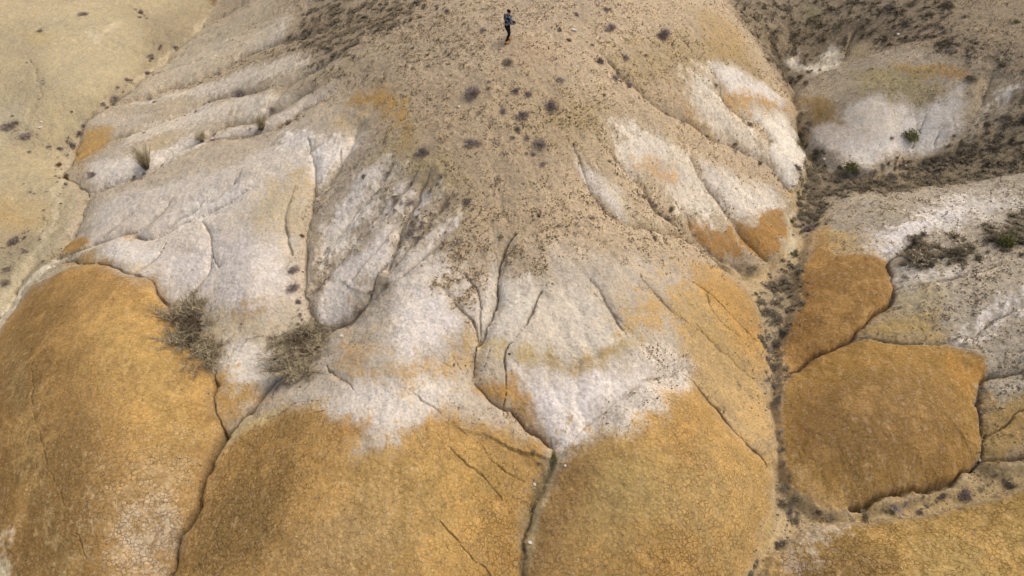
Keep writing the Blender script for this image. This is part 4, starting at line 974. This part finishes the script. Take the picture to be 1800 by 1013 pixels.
TRACED = """
831 160 34 g|large grey twiggy shrub, upper left of the scattered cluster below the walking person
860 141 12 g|tiny grey shrub above its twin, right of the big upper left slope shrub
858 154 12 o|tiny olive grey shrub directly below another tiny one on the slope under the person
907 157 17 g|small pale grey shrub left of a darker one, straight down the slope from the person
930 163 17 g|small dark grey shrub right of a paler one, down the slope from the person
984 137 21 g|lone grey shrub high on the right side of the slope cluster
968 184 32 g|widest dark grey shrub on the right of the slope cluster
884 192 22 g|dark low shrub in the middle of the slope cluster
917 197 28 g|rounded purple grey shrub just right of the middle of the slope cluster
843 194 20 o|faded olive shrub beside the white pebble on the slope
909 225 15 g|narrow dark tilted shrub below the middle of the slope cluster
900 239 16 g|small grey shrub just below the narrow dark tilted one
927 240 12 g|faint pale grey shrub right of two darker ones low in the slope cluster
952 250 30 g|big pale purple grey shrub at the lower right of the slope cluster
830 246 34 g|big round grey shrub at the lower left of the slope cluster
743 264 30 g|upright grey shrub at the left edge of the brown slope
775 308 16 g|small grey shrub above the fanned white gullies, left of the bare slope
924 267 12 g|left one of two tiny brown grey shrubs below the slope cluster
937 270 10 g|right one of two tiny brown grey shrubs below the slope cluster
955 285 15 g|small dark shrub furthest down the slope cluster
893 105 28 o|flat brown straggly shrub just below the person's feet
850 50 19 g|dark grey shrub on the ridge just left of the person
787 18 15 g|small grey shrub on the ridge at the top, left of the person
1065 14 18 g|grey shrub at the top of the hill above a larger one, right of the person
1073 46 25 g|dark round shrub on the hill top right of the person
1013 24 14 g|small shrub on the hill top between the person and the dark round shrub
983 50 14 o|faint olive shrub nearest the person on the right
999 69 13 r|small brown tuft of shrub under the white rock on the hill top
1031 72 10 g|left one of two tiny shrubs right of the brown tuft on the hill top
1040 78 9 g|right one of two tiny shrubs right of the brown tuft on the hill top
1167 56 36 g|largest shrub on the right shoulder of the hill top
1134 94 15 o|small dark olive shrub below the largest shrub of the right shoulder
1098 97 21 g|pale grey shrub in the middle of the right shoulder
1056 105 24 g|grey shrub at the head of the long right hand gully
1080 133 19 g|second shrub down the long right hand gully
1105 147 22 g|third shrub down the long right hand gully
1258 148 12 g|small shrub on the rim above the white patch of the right spur
1159 79 9 r|tiny rusty shrub under the largest shrub of the right shoulder
1598 237 34 v|bright green rounded bush on the white face of the right hand mound
1566 240 15 g|small grey shrub just left of the green rounded bush on the white face
1787 36 20 v|lone green bush near the top right corner
1708 134 24 d|dark shrub on the right rim of the right hand mound
1601 32 28 d|dark saltbush in the middle of the stony slope at the top right
1636 22 20 d|smaller saltbush right of the dark one on the top right slope
1666 4 28 d|saltbush cut by the top edge at the right, right of another
1606 3 28 d|saltbush cut by the top edge at the right, left of another
1515 44 16 d|small shrub at the head of the short gully above the right hand mound
1316 215 16 d|dark shrub in the gully between two spurs of the right flank
1291 250 18 d|dark shrub lower in the same right flank gully
1495 290 28 v|flat green bush by the white rock at the foot of the right hand mound
1564 10 14 g|small grey shrub between dark ones near the top right edge
1764 112 20 d|dark shrub on the slope right of the right hand mound
1324 467 30 d|grey saltbush below the right point of the orange lobe
1364 501 32 d|large grey saltbush in the widening of the stream bed
1405 357 20 d|saltbush on the sandy bed just below the tip of the white spur
1408 395 20 d|round dark saltbush alone on the pale sand of the stream bed
1391 387 11 v|tiny green bush on the pale sand of the stream bed
1398 445 18 v|small green tinged bush in the stream bed beside the orange mound
1403 474 20 d|dark saltbush against the left foot of the upper orange mound
1354 546 30 d|wide grey saltbush at the foot of the central hill in the stream bed
1371 556 26 d|dark saltbush right beside the wide grey one in the stream bed
1368 602 26 d|dark saltbush in the narrowing part of the stream bed
1361 649 24 d|dark saltbush above the neck of the stream bed
1767 422 42 v|large green topped bush at the right edge
1619 450 52 d|very wide dark low saltbush on the pale slope at the right
1683 440 48 d|wide dark saltbush next to the very wide one on the pale slope
1383 848 30 d|dark saltbush filling the stream bed left of the round orange mound's lower corner
1398 872 26 d|second dark saltbush down from the corner of the round orange mound
1373 879 24 d|dark saltbush pressed against the left bank low in the stream bed
1398 912 30 d|broad dark saltbush where the side wash joins the stream bed
1378 953 28 d|dark saltbush at the head of the bottom right mound
1329 983 26 d|dark saltbush at the bottom edge left of the pale sand strip
1317 1003 22 d|lowest dark saltbush at the bottom edge in the stream bed
1438 897 22 d|curved dark saltbush under the lower rim of the round orange mound
1462 905 20 d|saltbush right of the curved one under the round orange mound
1520 902 24 d|dark saltbush at the left end of the shaded undercut bank
1780 852 30 d|grey saltbush in the side wash near the right edge
1695 866 36 g|sparse ring shaped grey shrub in the side wash
1569 884 32 g|sparse grey shrub under the undercut bank
1618 898 16 g|small grey shrub in the middle of the side wash
976 803 22 v|dark green round bush where the two central gullies meet
340 562 128 F|big feathery brown bush on the rim of the left orange mound
522 572 158 F|biggest feathery dark bush in the gully of the white slope
258 287 50 f|tall feathery bush in the gully on the left flank
356 241 40 f|feathery olive bush up the gully from the tall one on the left flank
460 222 34 f|fan shaped feathery bush with a straggly top on the left flank
507 214 22 o|rounded olive shrub right of the fan shaped feathery bush
480 190 17 o|small green tinged shrub above the fan shaped feathery bush
424 160 20 g|shrub at the head of the left flank's middle gully
201 170 24 g|dark shrub where a flank gully meets the left plain
127 253 22 g|dark shrub on the bank beside the small orange patch on the left
144 219 14 g|small shrub on the bank above the dark one, left of the hill
117 309 17 r|rust brown shrub on the plain at the hill's left foot
102 288 14 r|small dark brown shrub just above the rust coloured one
70 52 16 o|lone olive shrub on the left plain near the top left corner
146 23 14 g|small grey shrub right of the olive one near the top left corner
248 20 16 g|small shrub in the curved row at the top left
307 80 16 g|shrub beside the sandy track at the top left
17 219 24 g|grey shrub at the left edge of the plain
45 237 20 g|grey shrub right of the one at the left edge of the plain
86 256 16 g|small grey shrub in the middle of the left plain's lower row
164 305 18 g|dark shrub at the foot of the small white nose on the left
530 412 16 o|small olive shrub above the central white gully
513 472 24 g|dark shrub in the white gully above the biggest feathery bush
513 502 24 g|dark shrub directly below another in the central white gully
524 529 18 g|dark shrub touching the top of the biggest feathery bush
550 534 15 g|left one of two little dark shrubs right of the central white gully
562 505 13 g|upper one of the little dark shrubs right of the central white gully
25 421 22 g|dark shrub on the left plain beside the orange stain
44 438 18 g|dark shrub down right of the one beside the orange stain
13 470 26 o|wide dark olive shrub at the left edge above the pale channel
8 494 22 o|green tinged shrub at the left edge touching the pale channel
823 350 18 g|grey shrub at the top of the fanned gullies in the centre
722 353 20 g|grey shrub among the gullied brown ground left of the centre
734 414 18 g|pale grey shrub at the lower end of the gullied brown ground
680 498 24 o|brown leafy shrub beside the dark gully of the centre
654 508 22 o|brown leafy shrub across the dark gully from its neighbour
632 545 32 o|widest brown shrub hanging over the dark gully
1070 280 17 d|dark shrub at the rim above the narrow white spur
1179 364 16 d|dark shrub at the junction of two right flank gullies
1151 416 18 d|dark shrub in the gully under the right flank spurs
"""
for row in TRACED.strip().split('\n'):
    a, lab = row.split('|'); u, v, wd, key = a.split()
    shrub(float(u), float(v) + float(wd) * .18, float(wd), key, lab)
# shrubs too alike to be told apart
rs = np.random.default_rng(77)
def row_of(txt, n, wmin, wmax, keys, label, group, spread=5):
    uv = parse(txt); L = np.concatenate([[0], np.cumsum(np.hypot(*np.diff(uv, axis=0).T))])
    t = rs.uniform(0, L[-1], n); u = np.interp(t, L, uv[:, 0]) + rs.normal(size=n) * spread; v = np.interp(t, L, uv[:, 1]) + rs.normal(size=n) * spread
    for k in range(n):
        if not (0 < u[k] < 1800 and 0 < v[k] < 1013): continue
        wd = wmin + (wmax - wmin) * rs.random() ** 1.8
        key = keys[rs.integers(len(keys))]; wd = min(wd, 21); f = t[k] / L[-1]
        size = 'tiny' if wd < wmin + .12 * (wmax - wmin) else 'small' if wd < wmin + .45 * (wmax - wmin) else 'larger'
        tone = {'g': 'grey', 'd': 'dark', 'o': 'olive', 'r': 'rusty'}[key]
        up = uv[0, 1] < uv[-1, 1] if abs(uv[0, 1] - uv[-1, 1]) > 40 else None
        ends = ('upper end', 'lower end') if up else ('lower end', 'upper end') if up is False else ('left end', 'right end') if uv[0, 0] < uv[-1, 0] else ('right end', 'left end')
        where = ends[0] if f < .33 else 'middle' if f < .67 else ends[1]
        shrub(u[k], v[k], wd, key, '%s %s shrub at the %s of the %s' % (size, tone, where, label), group)
row_of("1410,210 1418,250 1440,290 1450,310 1430,340 1420,370 1430,395", 34, 9, 20, 'dd', 'crowded upper stream bed', 'dark saltbushes crowding the upper stream bed', 9)
row_of("1460,320 1520,310 1600,290 1680,270 1730,235 1770,200", 40, 9, 21, 'ddo', 'scrubby slope at the right', 'low dark shrubs on the scrubby slope at the right', 11)
row_of("1500,340 1580,330 1660,315 1790,310", 18, 9, 20, 'ddo', 'scrubby slope at the right', 'low dark shrubs on the scrubby slope at the right', 8)
row_of("1322,510 1345,530 1352,590 1356,640 1360,690 1364,720", 26, 7, 17, 'ddg', 'narrow middle stream bed', 'small grey saltbushes in the middle stream bed', 7)
row_of("1378,470 1395,440 1410,460 1400,500", 10, 8, 16, 'dg', 'narrow middle stream bed', 'small grey saltbushes in the middle stream bed', 6)
row_of("1384,840 1390,870 1400,900 1385,940 1360,960 1325,995", 16, 8, 20, 'd', 'lower stream bed', 'small dark saltbushes in the lower stream bed', 5)
row_of("1550,905 1600,885 1660,872 1720,858 1770,848", 18, 8, 20, 'gd', 'side wash at the lower right', 'faint grey shrubs in the side wash', 6)
row_of("600,60 550,70 497,80 446,97 426,111 379,134 335,154 302,161 252,178", 22, 6, 12, 'gdo', 'uppermost gully on the left flank', 'small shrubs along the upper left gully', 3)
row_of("497,161 450,166 409,171 369,181 335,201 285,221 242,238", 12, 5, 10, 'gd', 'middle gully on the left flank', 'small shrubs along the middle left gully', 2)
row_of("540,200 478,231 420,222 386,231 362,252 302,278 248,310 190,330", 18, 6, 13, 'gdo', 'lower bushy gully on the left flank', 'small shrubs along the lower left gully', 3)
row_of("225,12 255,30 268,48 290,60 285,85 266,105 255,125 230,145 200,170 160,200 140,225 125,255 110,290 100,330", 30, 6, 12, 'gdo', 'sandy track beside the hill', 'little shrubs on the left plain beside the hill', 5)
row_of("48,90 55,125 75,145 72,170 100,175 125,200", 9, 5, 10, 'go', 'dry rows on the left plain', 'little shrubs in the dry rows of the left plain', 4)
row_of("0,180 30,215 50,235 95,262 120,280 108,300 95,340 115,380 90,420 60,450", 26, 5, 11, 'gog', 'dry rows on the left plain', 'little shrubs in the dry rows of the left plain', 9)
row_of("15,215 60,240 90,260 40,300 20,320 60,345 85,380 75,415 40,430 15,480", 20, 6, 13, 'go', 'dry rows on the left plain', 'little shrubs in the dry rows of the left plain', 7)
row_of("1050,280 1080,300 1103,330 1137,352 1170,384 1200,404 1225,432", 16, 7, 14, 'dg', 'gully beside the narrow white spur', 'small dark shrubs beside the narrow white spur', 4)
row_of("1033,345 1070,385 1110,402 1150,412 1200,425 1250,450", 12, 6, 12, 'dg', 'gully beside the narrow white spur', 'small dark shrubs beside the narrow white spur', 3)
row_of("1087,141 1123,168 1157,195 1200,212 1234,235 1277,258 1334,282 1365,315", 20, 6, 13, 'dg', 'long right flank gully', 'small dark shrubs down the long right flank gully', 3)
row_of("1345,90 1370,120 1385,145 1420,130 1445,122", 14, 8, 18, 'do', 'valley behind the right spur', 'dark shrubs in the valley behind the right spur', 6)
row_of("690,300 760,330 800,350 780,390 740,400 720,430", 14, 7, 14, 'g', 'gullied brown ground left of centre', 'small grey shrubs on the gullied brown ground', 12)
row_of("640,300 680,330 690,370 740,390 720,430", 16, 10, 21, 'gd', 'gullied brown ground left of centre', 'small grey shrubs on the gullied brown ground', 14)
row_of("1357,560 1352,600 1362,650 1368,700 1366,735 1385,845 1392,880 1400,905", 30, 8, 18, 'dgo', 'narrow middle stream bed', 'small grey saltbushes in the middle stream bed', 4)
row_of("1400,330 1412,360 1420,390 1400,420 1385,455 1365,480 1345,500", 22, 8, 18, 'dg', 'bend where the stream bed narrows', 'saltbushes where the stream bed narrows', 7)
row_of("700,60 760,120 900,140 980,220 1010,180 1100,60 1180,120", 26, 5, 10, 'gor', 'stony hill top', 'tiny shrubs dotted over the stony hill top', 26)
row_of("1380,30 1500,20 1700,60 1780,130", 22, 7, 16, 'dgo', 'stony slope at the top right', 'shrubs dotted over the stony slope at the top right', 22)
row_of("510,470 515,500 530,560 545,590", 8, 8, 16, 'g', 'central white gully', 'small grey shrubs in the central white gully', 5)
row_of("930,700 905,725 958,830 950,860 935,900 925,940", 8, 6, 11, 'od', 'gully between the front mounds', 'small olive tufts between the front mounds', 2)

# ---- single stones
def rock(u, v, wpx, m, label, seed):
    p = ground_at(u, v)[0]; dist = (p - CAM) @ np.array([0, CS, -SN]); r = wpx / 1200 * dist / 2
    bm = bmesh.new(); bmesh.ops.create_icosphere(bm, subdivisions=2, radius=1)
    rr = random.Random(seed); ph = [rr.uniform(0, 6) for _ in range(6)]
    for q in bm.verts:
        c = q.co; f = 1 + .18 * math.sin(2.3 * c.x + ph[0]) + .15 * math.sin(3.1 * c.y + ph[1]) + .12 * math.sin(4.7 * c.z + ph[2])
        c *= f; c.x = min(c.x, .82 + .1 * rr.random()); c.z = min(c.z, .62); c.z *= .75
    me = bpy.data.meshes.new('rock'); bm.to_mesh(me); bm.free(); me.materials.append(m)
    put('rock', me, (p[0], p[1], p[2] + r * .1), seed, r, label=label, category='rock')
CHALK = simple('white_chalk', (205, 196, 180), var=.12, scale=5); RUSTY = simple('rust_stone', (150, 98, 44), var=.25, scale=5); BLK = simple('dark_stone', (70, 60, 50), var=.3)
for k, (u, v, wd, m, lab) in enumerate([
    (1009, 54, 9, CHALK, 'white rock among shrubs on the hill top right of the person'),
    (807, 188, 5, CHALK, 'small white pebble lying alone on the slope left of the faded olive shrub'),
    (1579, 61, 6, CHALK, 'white stone at the head of the rill above the right hand mound'),
    (1485, 294, 10, CHALK, 'flat white rock under the flat green bush at the foot of the mound'),
    (1450, 281, 6, CHALK, 'white stone among saltbushes at the bend of the stream bed'),
    (1592, 291, 5, CHALK, 'white stone on the scrubby slope at the right'),
    (1723, 809, 8, CHALK, 'white rock at the right corner of the round orange mound'),
    (278, 551, 6, CHALK, 'white stone on the rim of the left orange mound'),
    (293, 561, 5, CHALK, 'white stone lower on the rim of the left orange mound, by the feathery bush'),
    (72, 215, 5, CHALK, 'upper white pebble of the pair on the left plain'),
    (71, 225, 6, CHALK, 'lower white pebble of the pair on the left plain'),
    (601, 591, 6, CHALK, 'white stone at the top of the gully beside the biggest feathery bush'),
    (947, 380, 6, BLK, 'small black stone alone on the bare brown slope'),
    (895, 623, 5, BLK, 'dark stone stuck in the thin crack of the white shelf'),
    (994, 819, 5, CHALK, 'white stone on the right bank below the dark green bush'),
    (939, 852, 6, CHALK, 'pale rock on the left bank of the gully between the front mounds'),
    (932, 955, 7, CHALK, 'long white rock in the bed of the gully between the front mounds')]):
    rock(u, v, wd, m, lab, k + 1)

# ---- the walking person
def skin(name, pts, edges, rad, m, sub=2, root=0):
    me = bpy.data.meshes.new(name); me.from_pydata([tuple(p) for p in pts], edges, [])
    o = bpy.data.objects.new(name, me); COL.objects.link(o)
    md = o.modifiers.new('s', 'SKIN'); md.use_smooth_shade = True
    for i, r in enumerate(rad):
        sv = me.skin_vertices[0].data[i]; sv.radius = r if hasattr(r, '__len__') else (r, r); sv.use_root = (i == root)
    sb = o.modifiers.new('u', 'SUBSURF'); sb.levels = sub; sb.render_levels = sub
    dg = bpy.context.evaluated_depsgraph_get(); me2 = bpy.data.meshes.new_from_object(o.evaluated_get(dg))
    bpy.data.objects.remove(o); me2.name = name; me2.materials.clear(); me2.materials.append(m)
    for p in me2.polygons: p.use_smooth = True
    return me2
def camo_mat():
    m, t, b = mat('black_and_white_camouflage_cloth'); tc = N(t, 'ShaderNodeTexCoord')
    n = N(t, 'ShaderNodeTexNoise'); n.inputs['Scale'].default_value = 9; n.inputs['Detail'].default_value = 2; n.inputs['Distortion'].default_value = .8
    t.links.new(tc.outputs['Object'], n.inputs['Vector']); r = N(t, 'ShaderNodeValToRGB'); r.color_ramp.interpolation = 'CONSTANT'
    el = r.color_ramp.elements; el[0].position = 0; el[0].color = (.012, .014, .02, 1); el[1].position = .47; el[1].color = (.10, .11, .14, 1)
    e = el.new(.52); e.color = (.42, .44, .48, 1); e = el.new(.60); e.color = (.03, .035, .045, 1); e = el.new(.66); e.color = (.35, .37, .4, 1)
    t.links.new(n.outputs[0], r.inputs[0]); t.links.new(r.outputs[0], b.inputs['Base Color']); return m
SKINM = simple('skin', (190, 140, 112), rough=.6, var=.05); HAIR = simple('black_hair', (22, 19, 19), rough=.7, var=.2)
BLACK = simple('black_trousers_cloth', (34, 33, 36), var=.15); TAN = simple('tan_suede', (196, 132, 62), var=.15); PLAST = simple('dark_grey_plastic', (62, 64, 70), rough=.5, var=.05)
fp = ground_at(889, 78)[0]
head_dir = math.atan2(.66, .75)
per = bpy.data.objects.new('person', None); COL.objects.link(per)
Rz = Matrix.Rotation(head_dir, 3, 'Z')
RF, LF = Vector((-.20, -.09, 0)), Vector((.24, .10, 0))       # right foot behind, left foot ahead; local x is forward
base = Vector(fp) - Rz @ RF
def gz(lx, ly):
    w_ = base + Rz @ Vector((lx, ly, 0)); return float(height(w_.x, w_.y))
zr = gz(RF.x, RF.y); zl = gz(LF.x, LF.y); base.z = zr
per.location = base; per.rotation_euler = (0, 0, head_dir)
per['label'] = 'person in a black and white camouflage hoodie walking over the hill top'; per['category'] = 'person'
dzl = zl - zr
# joints
pel = (-.02, 0, .93); wst = (0, 0, 1.08); chs = (.05, 0, 1.28); nck = (.10, 0, 1.47); hd0 = (.13, 0, 1.57); hd1 = (.145, 0, 1.68)
hipR, kneR, ankR = (-.02, -.10, .88), (.03, -.10, .50), (-.20, -.09, .10)
hipL, kneL, ankL = (-.02, .10, .88), (.17, .10, .50), (.20, .10, .11 + dzl)
shR, elR, wrR = (.07, -.20, 1.40), (.03, -.27, 1.13), (.24, -.22, .99)
shL, elL, wrL = (.07, .20, 1.40), (.06, .26, 1.13), (.25, .14, 1.00)
pts = [pel, wst, chs, nck, hd0, hd1, hipR, kneR, ankR, hipL, kneL, ankL, shR, elR, wrR, shL, elL, wrL]
ed = [(0, 1), (1, 2), (2, 3), (3, 4), (4, 5), (0, 6), (6, 7), (7, 8), (0, 9), (9, 10), (10, 11), (2, 12), (12, 13), (13, 14), (2, 15), (15, 16), (16, 17)]
rad = [.12, .11, .13, .052, .084, .094, .08, .055, .036, .08, .055, .036, .05, .038, .026, .05, .038, .026]
def hand(w, side):
    k = len(pts); wv = Vector(pts[w]); f = Vector((.9, -.15 * side, -.25)).normalized(); sd_ = Vector((0, side, 0))
    pts.append(tuple(wv + f * .06)); rad.append((.034, .018)); ed.append((w, k))
    for j, (L, off) in enumerate(((.034, -.030), (.040, -.010), (.037, .010), (.029, .028))):
        a = wv + f * .10 + sd_ * off; b_ = a + f * L + Vector((0, 0, -.008)); c = b_ + (f * .5 + Vector((0, -.1 * side, -.8))).normalized() * L * .9
        n0 = len(pts); pts.extend([tuple(a), tuple(b_), tuple(c)]); rad.extend([.010, .009, .008]); ed.extend([(k, n0), (n0, n0 + 1), (n0 + 1, n0 + 2)])
    a = wv + f * .05 + sd_ * -.035; b_ = a + f * .04 + sd_ * -.012 + Vector((0, 0, .012))
    n0 = len(pts); pts.extend([tuple(a), tuple(b_)]); rad.extend([.012, .010]); ed.extend([(k, n0), (n0, n0 + 1)])
hand(14, -1); hand(17, 1)
# nose and ears grow from the head
n0 = len(pts); pts.append((.245, .0, 1.63)); rad.append(.014); ed.append((5, n0))
for sgn in (-1, 1):
    n0 = len(pts); pts.append((.135, sgn * .098, 1.64)); rad.append(.016); ed.append((5, n0))
body = put('body', skin('body', pts, ed, rad, SKINM), parent=per)
tr = [pel, hipR, kneR, tuple(Vector(ankR) + Vector((.01, 0, .03))), hipL, kneL, tuple(Vector(ankL) + Vector((0, 0, .03))), wst]
put('trousers', skin('trousers', tr, [(0, 1), (1, 2), (2, 3), (0, 4), (4, 5), (5, 6), (0, 7)], [.145, .105, .078, .058, .105, .078, .058, .13], BLACK), parent=per)
hood = [(-.01, 0, .93), (.0, 0, 1.08), (.05, 0, 1.28), (.085, 0, 1.43), shR, elR, wrR, shL, elL, wrL, (.02, 0, 1.49)]
put('hoodie', skin('hoodie', hood, [(0, 1), (1, 2), (2, 3), (2, 4), (4, 5), (5, 6), (2, 7), (7, 8), (8, 9), (3, 10)],
    [(.165, .185), (.16, .175), (.17, .20), .095, .085, .07, .05, .085, .07, .05, .085], camo_mat(), root=2), parent=per)
put('hair', skin('hair', [(.085, 0, 1.60), (.10, 0, 1.70), (.16, 0, 1.735)], [(0, 1), (1, 2)], [.10, .122, .085], HAIR), parent=per); per.scale = (.96, 1.05, .96)
for ank, dz in ((ankR, 0), (ankL, dzl)):
    a = Vector(ank); g0 = dz
    ft = [(a.x - .02, a.y, a.z + .07), (a.x - .03, a.y, g0 + .06), (a.x + .08, a.y, g0 + .052), (a.x + .20, a.y, g0 + .045)]
    bt = put('boot', skin('boot', ft, [(0, 1), (1, 2), (2, 3)], [.060, .062, .052, .045], TAN), parent=per)
    bm = bmesh.new(); bmesh.ops.create_cube(bm, size=1, matrix=Matrix.Translation((a.x + .08, a.y, g0 + .012)) @ Matrix.Diagonal((.32, .10, .03, 1)))
    bmesh.ops.bevel(bm, geom=bm.edges[:], offset=.012, segments=2, affect='EDGES')
    ms = bpy.data.meshes.new('sole'); bm.to_mesh(ms); bm.free(); ms.materials.append(M_STEM); put('sole', ms, parent=bt)
# eyes
for sgn in (-1, 1):
    bm = bmesh.new(); bmesh.ops.create_uvsphere(bm, u_segments=8, v_segments=6, radius=.013, matrix=Matrix.Translation((.222, sgn * .032, 1.66)))
    ms = bpy.data.meshes.new('eye'); bm.to_mesh(ms); bm.free(); ms.materials.append(HAIR); put('eye', ms, parent=per)
# controller held in both hands: body, two grips, two aerials
ctl = bpy.data.objects.new('remote_controller', None); COL.objects.link(ctl)
cpos = base + Rz @ Vector((.37, -.05, .95)); ctl.location = cpos; ctl.rotation_euler = (0, .35, head_dir)
ctl['label'] = 'dark grey hand held remote controller in the walking person\'s hands'; ctl['category'] = 'controller'
def box(nm, c, s_, m, par, bev=.01):
    bm = bmesh.new(); bmesh.ops.create_cube(bm, size=1, matrix=Matrix.Translation(c) @ Matrix.Diagonal((*s_, 1)))
    bmesh.ops.bevel(bm, geom=bm.edges[:], offset=bev, segments=2, affect='EDGES')
    ms = bpy.data.meshes.new(nm); bm.to_mesh(ms); bm.free(); ms.materials.append(m); return put(nm, ms, parent=par)
box('housing', (0, 0, 0), (.12, .20, .04), PLAST, ctl); box('screen', (.03, 0, .045), (.012, .17, .09), HAIR, ctl, .003)
for sgn in (-1, 1): box('stick', (-.02, sgn * .06, .03), (.014, .014, .03), HAIR, ctl, .003)
